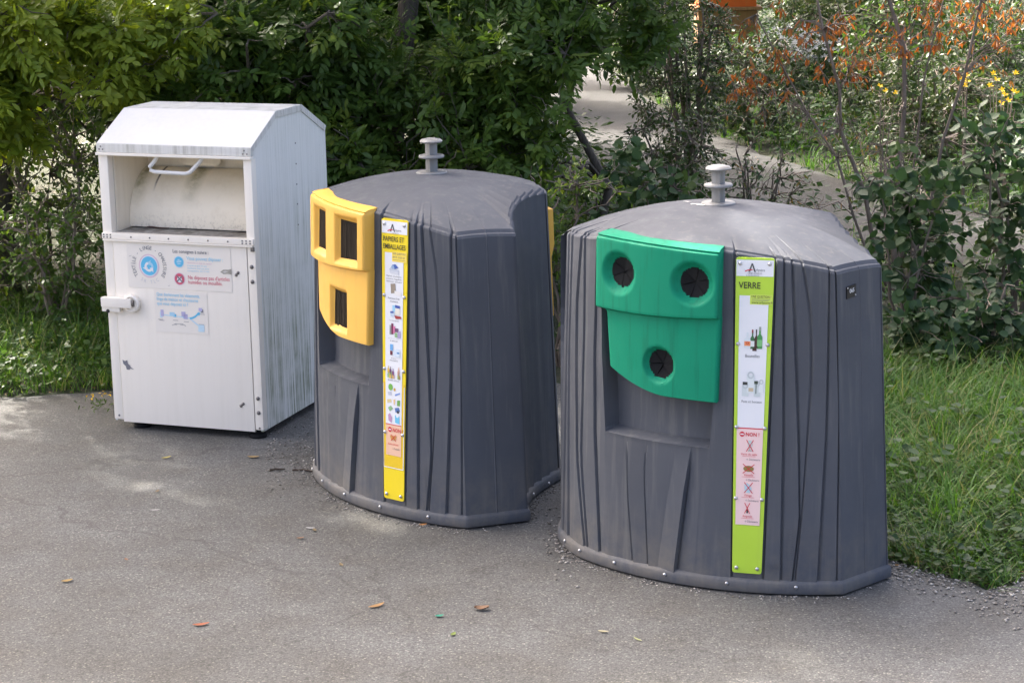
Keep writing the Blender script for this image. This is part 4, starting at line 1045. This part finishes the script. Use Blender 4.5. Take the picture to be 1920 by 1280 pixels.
ashtree(-6.2, 15.0, 8.2, 'ash tree standing outside the left edge, nearest the container', 3.2, None, .11, B, .45, 0, 4.7, 92); ashtree(-8.0, 14.6, 8.2, 'second ash tree standing outside the left edge', 3.2, None, .11, B, .45, 0, 4.9, 72); ashtree(-9.8, 13.6, 8.4, 'third ash tree standing outside the left edge', 3.0, None, .11, B, .45, 0, 5.0)
ashtree(-4.9, 18.3, 5.2, 'ash tree at the far left edge of the wood', .8, None, .09, B, .3, 90, 2.6, 100)
ashtree(-3.6, 17.8, 5.2, 'slim ash in the second row behind the container', .8, None, .09, B, .3, 90, 2.6, 100)
ashtree(-1.9, 18.2, 5.2, 'slim ash in the second row behind the yellow bin', .8, None, .09, B, .3, 90, 2.6, 100)
ashtree(-.4, 18.4, 5.2, 'slim ash in the second row left of the far path', .7, None, .08, B, .3, 100, 2.6, 100)
ashtree(-3.0, 20.5, 4.6, 'ash deep in the wood behind the container', .8); ashtree(-.9, 22.0, 6.0, 'ash deep in the wood near the far path', .8, None, .1, B, .4, 100, 3.4, 110)
ashtree(-.9, 26.0, 7.5, 'tall ash left of the far path, shading it', 1.0, None, .12, B, .45, 120, 3.6, 120); ashtree(-2.6, 24.0, 7.0, 'tall ash deeper in the wood left of the far path', 1.2, None, .12, B, .45, 80, 3.6, 120); ashtree(-.6, 31.0, 8.0, 'tallest ash at the far end of the path', 1.0, None, .12, B, .5, 120, 3.6, 120)
ashtree(2.5, 30.5, 7.5, 'tall ash added beyond the path to shade the far shrubs, below the orange box', 3.0, None, .10, B, .4, 0, 3.8, 120); ashtree(5.8, 31.5, 7.8, 'tall ash added at the far right beyond the shrubs to shade them', 3.0, None, .10, B, .4, 0, 3.8, 120)  # both trees added for their high crowns, which shade the far right
# understorey: low shrubs of the wood edge
US = 'low shrubs under the ash trees'
def shrub(name, label, x, y, w_, h_, n, lpt, size, tint, kind, mat, group, cat='shrub', stems=4, bark='twig', limbs=4, low=.25):
    st = [((x+RNG.uniform(-.5, .5)*w_, y+RNG.uniform(-.3, .3)*w_, h_*RNG.uniform(.6, .9)), .012+.006*RNG.random()) for _ in range(stems)]
    L = [((x, y, h_*(.5+low/2)), (w_, w_*.8, h_*(.5-low/4)), n, lpt, size, tint)]
    return tree(name, label, (x, y, float(bank(x, y))), None, 0, L, kind, mat, bark, group, cat, limbs, st, crown_name='foliage')
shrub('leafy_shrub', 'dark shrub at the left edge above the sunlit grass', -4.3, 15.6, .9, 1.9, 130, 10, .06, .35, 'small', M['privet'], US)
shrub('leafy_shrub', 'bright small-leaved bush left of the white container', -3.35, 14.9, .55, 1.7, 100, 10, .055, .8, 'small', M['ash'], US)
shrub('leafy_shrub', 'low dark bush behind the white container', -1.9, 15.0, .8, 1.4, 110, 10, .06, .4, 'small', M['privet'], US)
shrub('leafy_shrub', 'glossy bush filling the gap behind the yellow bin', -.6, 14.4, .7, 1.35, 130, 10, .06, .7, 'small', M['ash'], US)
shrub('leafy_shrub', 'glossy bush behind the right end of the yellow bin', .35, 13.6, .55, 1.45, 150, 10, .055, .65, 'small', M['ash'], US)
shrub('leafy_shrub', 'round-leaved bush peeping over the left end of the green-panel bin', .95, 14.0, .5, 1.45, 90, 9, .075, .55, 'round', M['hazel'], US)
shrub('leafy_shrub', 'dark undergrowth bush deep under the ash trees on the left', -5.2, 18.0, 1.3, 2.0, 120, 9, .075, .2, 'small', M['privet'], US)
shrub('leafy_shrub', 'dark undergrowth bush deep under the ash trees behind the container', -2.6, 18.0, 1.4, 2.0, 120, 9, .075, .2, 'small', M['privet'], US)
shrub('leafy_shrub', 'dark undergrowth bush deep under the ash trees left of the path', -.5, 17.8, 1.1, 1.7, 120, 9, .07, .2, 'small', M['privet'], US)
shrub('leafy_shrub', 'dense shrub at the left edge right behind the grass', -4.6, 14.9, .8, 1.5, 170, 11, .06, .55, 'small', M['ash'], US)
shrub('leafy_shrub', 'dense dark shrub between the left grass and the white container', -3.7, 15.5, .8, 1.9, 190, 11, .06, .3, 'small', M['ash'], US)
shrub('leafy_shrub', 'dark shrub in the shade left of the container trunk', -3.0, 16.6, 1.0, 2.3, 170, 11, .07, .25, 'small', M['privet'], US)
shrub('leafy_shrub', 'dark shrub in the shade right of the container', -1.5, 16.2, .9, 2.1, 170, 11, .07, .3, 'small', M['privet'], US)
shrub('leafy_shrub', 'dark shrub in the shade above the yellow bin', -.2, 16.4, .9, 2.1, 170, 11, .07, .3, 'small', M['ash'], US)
shrub('leafy_shrub', 'leafy bush at the left edge hiding the trunks', -3.95, 14.6, .6, 1.25, 170, 11, .06, .6, 'small', M['ash'], US, low=.05)
shrub('leafy_shrub', 'leafy bush touching the left side of the white container', -3.25, 14.3, .45, 1.3, 130, 11, .06, .5, 'small', M['ash'], US, low=.05)
RB = 'bushes between the bins and the far path'
shrub('leafy_shrub', 'sparse twiggy bush right of the lifting hook of the green-panel bin', 2.15, 17.2, .5, 1.1, 80, 6, .055, .4, 'small', M['hazel'], RB, stems=8, low=.1)
shrub('leafy_shrub', 'low round-leaved bush under the orange tree', 3.35, 16.6, .55, 1.0, 70, 8, .07, .4, 'round', M['hazel'], RB, stems=7, low=.1)
shrub('leafy_shrub', 'dense round-leaved bush at the right edge before the path', 4.5, 16.2, .7, 1.7, 130, 8, .075, .45, 'round', M['hazel'], RB, stems=7, low=.1)
shrub('leafy_shrub', 'green bush left of the privet bush', .75, 17.0, .4, 1.0, 100, 11, .055, .55, 'small', M['ash'], RB, low=.05)
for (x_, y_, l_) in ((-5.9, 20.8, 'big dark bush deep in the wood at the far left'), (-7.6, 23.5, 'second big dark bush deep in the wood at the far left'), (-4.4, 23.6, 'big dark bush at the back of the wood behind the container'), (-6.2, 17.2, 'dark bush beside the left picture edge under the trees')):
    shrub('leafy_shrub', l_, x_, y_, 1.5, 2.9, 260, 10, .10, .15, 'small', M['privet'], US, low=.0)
# centre bush beside the path
shrub('privet_bush', 'dark upright privet bush beside the far path', 1.75, 19.9, .62, 2.5, 520, 12, .05, .4, 'small', M['privet'], None, stems=14, limbs=8, low=.1)
shrub('privet_bush', 'lower privet bush in front of the far path', 1.45, 17.6, .55, 1.35, 160, 11, .05, .4, 'small', M['privet'], None, stems=7, limbs=6)
# right side: hazels
HZ = 'round-leaved shrubs on the right bank'
shrub('hazel_shrub', 'round-leaved shrub close to the right corner of the green-panel bin', 2.7, 13.6, .42, 1.45, 60, 8, .085, .5, 'round', M['hazel'], HZ, stems=5)
shrub('hazel_shrub', 'large round-leaved shrub at the right edge', 3.5, 13.8, .6, 1.7, 85, 8, .085, .45, 'round', M['hazel'], HZ, stems=6)
shrub('hazel_shrub', 'low round-leaved shrub overhanging the long grass', 3.05, 12.9, .6, .72, 120, 9, .07, .35, 'round', M['hazel'], HZ, stems=6, low=-.1)
shrub('hazel_shrub', 'small-leaved dark bush at the far right of the bank', 4.1, 14.4, .6, 1.3, 120, 9, .06, .35, 'small', M['privet'], HZ, stems=6)
# the autumn-coloured tree
bx0, by0 = 3.05, 15.6
tree('autumn_tree', 'thin bare-branched tree with orange drooping leaves on the right', (bx0, by0, 0), None, 0,
     [((2.45, 15.9, 1.95), (.8, .6, .42), 90, 5, .062, .42), ((3.3, 15.8, 2.15), (.8, .6, .40), 90, 5, .062, .45), ((1.95, 16.2, 1.65), (.45, .5, .35), 40, 4, .06, .4), ((3.95, 15.7, 2.1), (.5, .5, .45), 50, 4, .06, .6), ((2.9, 15.7, 1.2), (.9, .6, .5), 120, 0, .08, .4), ((2.5, 15.9, 1.1), (.8, .5, .6), 90, 1, .055, .9)],
     'lance', M['orange_leaf'], 'twig', None, 'tree', 6, [((2.95, 15.7, 3.0), .026), ((2.35, 15.9, 2.6), .020), ((3.7, 15.5, 2.7), .018), ((1.95, 16.0, 2.2), .013), ((3.3, 15.4, 2.4), .012)])
# far shrubs beyond the path
FS = 'shrubs beyond the far path'
far = [(3.0, 25.0, .9, 1.4, 'privet', .5), (4.5, 21.6, 1.0, 1.5, 'privet', .6), (5.2, 24.5, 1.3, 2.2, 'ash', .15), (4.7, 27.5, 1.2, 2.0, 'privet', .7), (6.6, 22.0, 1.2, 2.2, 'ash', .15), (2.0, 32.0, 1.0, 1.9, 'ash', .15), (5.2, 30.0, 1.6, 2.6, 'privet', .6), (7.4, 27.0, 1.6, 2.8, 'ash', .2), (0.1, 29.0, 1.0, 2.5, 'ash', .15), (-1.0, 34.0, 1.6, 3.0, 'ash', .15), (3.0, 41.0, 2.0, 2.4, 'ash', .2), (6.5, 36.0, 2.4, 3.0, 'ash', .2), (10, 32, 2.4, 3.0, 'ash', .15), (.9, 45, 2.4, 3.2, 'ash', .15), (5.5, 46, 3.0, 3.4, 'ash', .2)]
desc = ['green shrub right behind the privet bush', 'low green shrub behind the orange tree', 'tall shrub behind the orange tree', 'pale shrub near the white blossom', 'shrub at the upper right edge', 'shrub left of the orange box', 'broad shrub right of the white blossom', 'dark shrub in the upper right corner', 'shrub on the left side of the far path', 'sunlit shrub at the left end of the far path', 'shrub under the orange box', 'far broad shrub along the top edge', 'far shrub in the top right corner', 'farthest shrub at the end of the path', 'farthest shrub at the top edge']
for (x, y, w_, h_, k, tt), dsc in zip(far, desc):
    shrub('far_shrub', dsc, x, y, w_, h_, int(380*w_), 12, .075 if y < 28 else .12, tt, 'small', M[k], FS, low=.0)

# ------------------------------------------------------------------ grass, ground cover
EX = np.array([p[0] for p in EDGE]); EY = np.array([p[1] for p in EDGE])
def edge_y(x): return np.interp(x, EX, EY)
def blades(name, n, area, hl, hw, tint, label, cat, thin=None, lean=.55):
    rng = np.random.default_rng(hash(name) % 999 if False else len(name)*7+n)
    x = rng.uniform(area[0], area[1], n); y = rng.uniform(area[2], area[3], n)
    ok = y > edge_y(x)+rng.exponential(.05, n)
    if thin is not None: ok &= rng.random(n) < thin(x, y)
    x, y = x[ok], y[ok]; N = len(x)
    # tufts: pull blades towards tuft centres
    tx = rng.uniform(area[0], area[1], N//45+1); ty = rng.uniform(area[2], area[3], N//45+1); k = rng.integers(0, len(tx), N)
    near = rng.random(N) < .6
    jx, jy = tx[k]+rng.normal(0, .05, N), ty[k]+rng.normal(0, .05, N); good = near & (jy > edge_y(jx)+.06)
    if thin is not None: good &= rng.random(N) < thin(jx, jy)
    x = np.where(good, jx, x); y = np.where(good, jy, y)
    dist = y-edge_y(x)
    L = rng.uniform(*hl, N)*(.45+.55*sstep(.0, .9, dist))*np.where(good, 1.25, 1.0)
    az = rng.uniform(0, 2*math.pi, N); az = np.where(good, np.arctan2(y-ty[k], x-tx[k])+rng.normal(0, .5, N), az)
    d = np.stack([np.cos(az), np.sin(az), 0*az], -1); side = np.stack([-np.sin(az), np.cos(az), 0*az], -1)
    ln = rng.uniform(.2, 1.0, N)*lean; cv = rng.uniform(.4, 2.1, N)
    P = np.zeros((N, 10, 3)); base = np.stack([x, y, bank(x, y)-.01], -1)
    pos = base.copy(); seg = L/4; w0 = hw*rng.uniform(.6, 1.3, N)
    for j in range(5):
        w = w0*(1-(j/4)**1.6*.95)
        P[:, 2*j] = pos-side*w[:, None]/2; P[:, 2*j+1] = pos+side*w[:, None]/2
        th = ln+cv*(j/4)*.9
        pos = pos+(np.sin(th)[:, None]*d+np.cos(th)[:, None]*np.array([0, 0, 1.0]))*seg[:, None]
    tf = [(2*j, 2*j+1, 2*j+3, 2*j+2) for j in range(4)]
    t = np.clip(rng.normal(tint, .18, N)+np.where(rng.random(N) < .07, .5, 0), 0, 1)
    me = fast_mesh(name, P.reshape(-1, 3), tf, N, 10, np.repeat(t, 10))
    return tag(link(name, me, M['grass']), label, cat, None, 'stuff')
blades('long_grass', 34000, (1.45, 5.2, 8.9, 13.2), (.14, .34), .0085, .42, 'long arching green grass on the right bank', 'grass', None, 1.25)
blades('dry_stalks', 900, (1.6, 5.0, 9.3, 14.2), (.25, .5), .004, .98, 'dry straw-coloured stalks in the right verge', 'grass', None, 1.0)
blades('left_grass', 22000, (-7.0, -2.3, 12.9, 15.6), (.14, .36), .007, .55, 'sunlit green grass left of the white container', 'grass', None, .6)
blades('far_grass', 14000, (-.2, 10, 15.2, 30), (.12, .34), .012, .2, 'rough grass beside the far path', 'grass', lambda x, y: (np.abs(x-np.interp(y, [p[1] for p in PATH], [p[0] for p in PATH])) > 1.2).astype(float), .6)
def cover(name, n, area, size, mat, tint, label, cat, tpl, h=(.02, .12), thin=None, path=False, clumps=0):
    rng = np.random.default_rng(n+len(label)); x = rng.uniform(area[0], area[1], n); y = rng.uniform(area[2], area[3], n)
    if clumps:
        cx = rng.uniform(area[0], area[1], clumps); cy = rng.uniform(area[2], area[3], clumps); k = rng.integers(0, clumps, n); x = cx[k]+rng.normal(0, .13, n); y = cy[k]+rng.normal(0, .13, n)
    ok = y > edge_y(x)+rng.exponential(.06, n)-.03
    if path: ok &= np.abs(x-np.interp(y, [p[1] for p in PATH], [p[0] for p in PATH])) > 1.15
    if thin is not None: ok &= rng.random(n) < thin(x, y)
    x, y = x[ok], y[ok]; N = len(x); L = Leaves()
    az = rng.uniform(0, 2*math.pi, N); d = np.stack([np.cos(az), np.sin(az), rng.normal(.05, .25, N)], -1)
    L.add(np.stack([x, y, bank(x, y)+rng.uniform(*h, N)], -1), d, unit(np.array([0, 0, 1.0])+rng.normal(0, .4, (N, 3))), size*rng.uniform(.6, 1.3, N), np.clip(rng.normal(tint, .2, N), 0, 1))
    return tag(link(name, L.mesh(name, tpl), mat), label, cat, None, 'stuff')
cover('broad_weeds', 1800, (1.6, 4.8, 9.6, 14.5), .06, M['herb'], .35, 'broad-leaved weeds in patches among the right verge', 'ground cover', T_ROUND, (.05, .24), None, False, 60)
cover('clover', 9000, (1.45, 4.5, 8.9, 11.6), .034, M['herb'], .3, 'low clover and herbs along the right asphalt edge', 'ground cover', T_ROUND, (.02, .10), lambda x, y: 1-sstep(.4, 1.8, y-edge_y(x)))
cover('left_herbs', 9000, (-6.5, -2.2, 12.8, 15.4), .042, M['herb'], .55, 'low leafy herbs between the left grass', 'ground cover', T_ROUND, (.02, .2))
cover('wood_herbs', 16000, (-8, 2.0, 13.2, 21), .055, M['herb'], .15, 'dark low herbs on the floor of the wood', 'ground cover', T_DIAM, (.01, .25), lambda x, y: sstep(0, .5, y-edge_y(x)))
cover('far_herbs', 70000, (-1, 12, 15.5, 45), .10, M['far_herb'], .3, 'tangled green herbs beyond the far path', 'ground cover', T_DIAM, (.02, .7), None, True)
cover('leaf_litter', 5000, (-7, 4.5, 9, 15), .04, M['dry'], .4, 'brown dead leaves gathered along the forecourt edge', 'leaf litter', T_LANCE, (-.005, .02), lambda x, y: 1-sstep(.05, .5, y-edge_y(x)))
cover('path_litter', 260, (.5, 6, 15.6, 24), .045, M['dry'], .6, 'fallen leaves scattered on the far path', 'leaf litter', T_LANCE, (.014, .03))
# gravel swept against the edges
def gravel(name, n, fn, label, s0=.004, s1=.013):
    rng = np.random.default_rng(n); P = np.array([fn(rng) for _ in range(n)]); sz = rng.uniform(s0, s1, n)
    tv = np.array([(1, 0, .1), (-.3, .9, 0), (-.6, -.8, .1), (0, .1, .9), (0, 0, -.5)]); tf = [(0, 1, 3), (1, 2, 3), (2, 0, 3), (0, 4, 1), (1, 4, 2), (2, 4, 0)]
    a = rng.uniform(0, 6.28, n); c, s_ = np.cos(a), np.sin(a)
    V = np.stack([tv[None, :, 0]*c[:, None]-tv[None, :, 1]*s_[:, None], tv[None, :, 0]*s_[:, None]+tv[None, :, 1]*c[:, None], np.broadcast_to(tv[None, :, 2]*.7, (n, 5))], -1)*sz[:, None, None]+P[:, None, :]
    me = fast_mesh(name, V.reshape(-1, 3), tf, n, 5, np.repeat(rng.random(n), 5))
    q = NT('loose_gravel'); at_ = q.n('Attribute'); at_.attribute_name = 'tint'; q.color(q.ramp(at_.outputs['Fac'], (0, (.10, .09, .075)), (.6, (.27, .25, .22)), (1, (.45, .43, .39)))); q.rough(.9)
    return tag(link(name, me, q.m), label, 'gravel', None, 'stuff')
def f_edge(rng):
    x = rng.uniform(1.6, 3.6); return (x, edge_y(x)-abs(rng.normal(0, .22))+.03, .003)
gravel('edge_gravel', 1500, f_edge, 'loose gravel along the right grass edge')
def f_gap(rng):
    p = gp(rng.normal(1070, 22), rng.normal(995, 38)); return (p[0], p[1], .003)
gravel('gap_gravel', 260, f_gap, 'loose grit against the left foot of the green-panel bin', .004, .014)
def f_feet(rng):
    p = gp(rng.uniform(500, 600), rng.normal(850, 30)); return (p[0], p[1], .003)
gravel('container_grit', 260, f_feet, 'loose grit beside the right foot of the white container', .003, .010)
# single fallen leaves and scraps
def fallen(name, label, px, py, L, wd, az, col, curl=.25, group=None, cat='leaf'):
    p = gp(px, py); V = []; Fc = []; n = 6
    for i in range(n+1):
        t = i/n; w_ = wd*math.sin(math.pi*(.06+.9*t))**.8
        z = .004+curl*L*(t-.4)**2*.8
        V += [(L*(t-.5), -w_/2, z+curl*wd*.35), (L*(t-.5), 0, z), (L*(t-.5), w_/2, z+curl*wd*.35)]
    for i in range(n): Fc += [(3*i, 3*i+1, 3*i+4, 3*i+3), (3*i+1, 3*i+2, 3*i+5, 3*i+4)]
    o = obj(name, V, Fc, flat(tuple(c*.5 for c in col[:3])+(1,), .75, 0, 'fallen_leaf_tint'), None, 60, 1); o.location = (p[0], p[1], .001); o.rotation_euler = (0, 0, az)
    return tag(o, label, cat, group)
fallen('fallen_leaf', 'orange-red leaf lying alone on the lower left asphalt', 377, 1172, .075, .028, .2, (.50, .14, .05, 1))
fallen('fallen_leaf', 'small ochre leaf at the far lower left of the asphalt', 126, 1090, .055, .03, .4, (.46, .30, .08, 1))
fallen('fallen_leaf', 'tan leaf on the asphalt right of the white container front', 475, 858, .075, .035, -.3, (.46, .31, .12, 1))
fallen('fallen_leaf', 'yellow leaf in front of the white container', 312, 859, .06, .025, .5, (.52, .44, .08, 1))
fallen('fallen_leaf', 'orange leaf nearest the bottom centre of the forecourt', 706, 1137, .085, .03, .6, (.50, .28, .10, 1))
fallen('fallen_leaf', 'curled brown leaf at the bottom centre of the forecourt', 903, 1143, .07, .05, -.2, (.30, .16, .08, 1), .5)
fallen('fallen_leaf', 'small green leaf on the bottom asphalt', 850, 1190, .04, .022, 1.2, (.25, .34, .06, 1))
fallen('fallen_leaf', 'orange scrap of leaf touching the yellow bin skirt', 793, 985, .04, .03, .1, (.60, .28, .08, 1))
fallen('fallen_leaf', 'pale curled leaf below the green-panel bin', 1131, 1185, .05, .02, -.4, (.55, .50, .30, 1))
fallen('fallen_leaf', 'thin pale grass stalk below the green-panel bin', 1196, 1200, .06, .012, -1.0, (.45, .48, .2, 1))
fallen('plastic_scrap', 'tiny green plastic scrap on the lower asphalt', 824, 1156, .04, .025, .2, (.02, .35, .22, 1), .3, None, 'litter')
fallen('paper_scrap', 'tiny white paper scrap in front of the container', 291, 957, .05, .012, 0, (.75, .75, .73, 1), .2, None, 'litter')
fallen('paper_scrap', 'white scrap near the left foot of the yellow bin', 582, 991, .05, .015, -.3, (.75, .75, .73, 1), .2, None, 'litter')
SC = [(295, 922, 'small yellow-brown leaf in front of the white container'), (237, 1050, 'small dull leaf on the left asphalt'), (563, 1010, 'small dull leaf left of the yellow bin, the nearer one'), (590, 995, 'small dull leaf beside the yellow bin skirt, the farther one'), (640, 1060, 'small brown leaf below the yellow bin skirt')]
for px, py, lb in SC:
    fallen('fallen_leaf', lb, px, py, random.uniform(.03, .045), random.uniform(.016, .024), random.uniform(0, 3), (random.uniform(.24, .36), random.uniform(.17, .25), .09, 1), .3, 'small leaves scattered on the forecourt')
def stick(label, px, py, L, az):
    p = gp(px, py); V, Fc = tube_arrays([(-L/2, 0, .006), (-L*.1, .01, .009), (L*.2, -.006, .008), (L/2, .004, .006)], [.005, .006, .005, .003], 5)
    o = obj('dead_stick', V, Fc, flat((.05, .035, .025, 1), .9, 0, 'dead_wood'), None, 50, 1); o.location = (p[0], p[1], 0); o.rotation_euler = (0, 0, az); tag(o, label, 'stick')
stick('dark stick lying against the left foot of the yellow bin', 573, 884, .16, -.25); stick('short dark stick left of the yellow bin', 520, 882, .09, .3)
# small weed at the left corner of the container
wp = gp(185, 772)
wd_ = thing('yellow_weed', 'tiny yellow-flowered weed in a crack left of the container', 'weed', (wp[0], wp[1], 0))
L = Leaves(); k = 40; r = np.random.default_rng(3); L.add(r.normal(0, .05, (k, 3))*np.array([1, 1, 0])+np.array([0, 0, .02])+r.random((k, 1))*np.array([0, 0, .06]), unit(r.normal(0, 1, (k, 3))+np.array([0, 0, .4])), unit(r.normal(0, .4, (k, 3))+np.array([0, 0, 1])), .035, .7)
link('leaves', L.mesh('leaves', T_LANCE), M['herb'], wd_)
L = Leaves(); L.add(r.normal(0, .05, (14, 3))*np.array([1, 1, 0])+np.array([0, 0, .11]), unit(r.normal(0, 1, (14, 3))), np.array([[0, 0, 1.0]]), .016, .5); link('flowers', L.mesh('flowers', T_ROUND), M['petal_y'], wd_)
# white-flowering shrub and yellow flowers beyond the path
def flowers(name, label, x, y, z, rad, n, size, mat, group=None):
    base = thing(name, label, 'flowering plant', (x, y, 0), 0, group); r = np.random.default_rng(int(x*100+y*10)); P = r.normal(0, .5, (n, 3))*np.array(rad)+np.array([0, 0, z])
    W = Wood()
    for p in P[::max(1, n//14)]: W.tube([(0, 0, 0), (p[0]*.5, p[1]*.5, p[2]*.6), tuple(p)], [.008, .006, .003], 4)
    W.obj('stems', M['twig'], base); L = Leaves()
    for j in range(5):
        a = 2*math.pi*j/5+r.uniform(0, 1, n); d = np.stack([np.cos(a), np.sin(a)*.6-.3, np.sin(a)*.6+.3], -1); L.add(P, d, np.tile(np.array([[0, -.7, .7]]), (n, 1)), size, .5)
    tag(link('flowers', L.mesh('flowers', T_DIAM), mat, base), kind='stuff')
    G = Leaves(); m = n*5; Q = r.normal(0, .55, (m, 3))*np.array(rad)*np.array([1, 1, 1.4])+np.array([0, .05, z*.75]); Q[:, 2] = np.maximum(Q[:, 2], .05)
    G.add(Q, unit(r.normal(0, 1, (m, 3))), unit(r.normal(0, .5, (m, 3))+np.array([0, 0, 1])), .10, np.clip(r.normal(.5, .2, m), 0, 1)); link('leaves', G.mesh('leaves', T_LANCE), M['far_herb'], base)
p = at(1490, 85, 27); flowers('white_flowering_shrub', 'white-flowering shrub in the upper right behind the orange leaves', p[0], 26.6, p[2], (.55, .4, .24), 230, .04, M['petal_w'])
YF = 'yellow flowers on the right'
for i, (px, py, ds, n) in enumerate(((1880, 180, 17.0, 6), (1655, 170, 20, 3), (1875, 150, 17.2, 4), (1815, 140, 17.5, 4))):
    p = at(px, py, ds); flowers('yellow_flower', ['cluster of yellow flowers at the right edge', 'single yellow flowers between the orange branches', 'yellow flowers above the cluster at the right edge', 'yellow flowers left of the cluster at the right edge'][i], p[0], ds, p[2], (.12, .1, .1), n, .035, M['petal_y'], YF)
# orange box on a wooden base at the top edge
ob = thing('orange_box', 'orange box on a wooden base glimpsed at the top edge', 'box', (0, 0, 0))
p = at(1365, 17, 36); x0, x1, zb = p[0]-.55, p[0]+.55, p[2]
OR = m_plastic('orange_paint', (.62, .12, .02, 1), (.5, .2, .05, 1)); WD = m_bark('planed_wood', (.22, .11, .045), (.36, .20, .09))
ob.location = (p[0], 36, 0)
box('orange_panel', (-.5, .5, .0, .9, zb+.03, zb+1.0), OR, ob, .01, 1); box('ledge', (-.6, .6, -.06, .96, zb-.03, zb+.028), WD, ob, .008, 1)
n = 4
for k in range(n): box('plank', (-.52, .52, .0, .85, zb-.05-.17*(k+1)+.01, zb-.04-.17*k), WD, ob, .006, 1)
for x in (-.5, .44): box('post', (x, x+.06, .05, .11, -.02, zb-.7), WD, ob, .004, 1)

OUT = base_outline()
def f_bins(rng):
    x, y, nx, ny = OUT[rng.integers(0, len(OUT))]; o = abs(rng.normal(0, .045))+.004; r = BIN_SPOTS[rng.integers(0, 2)]
    X, Y = x+nx*o, y+ny*o; c, s_ = math.cos(r[2]), math.sin(r[2]); return (r[0]+(X*c-Y*s_)*S, r[1]+(X*s_+Y*c)*S, .002)
BIN_SPOTS = [(-.4934*S, 12.8989*S, -1.0244), (1.1921*S, 11.4654*S, -.6304)]
gravel('bin_grit', 1500, f_bins, 'thin line of grit and crumbs against both bin skirts', .002, .008)
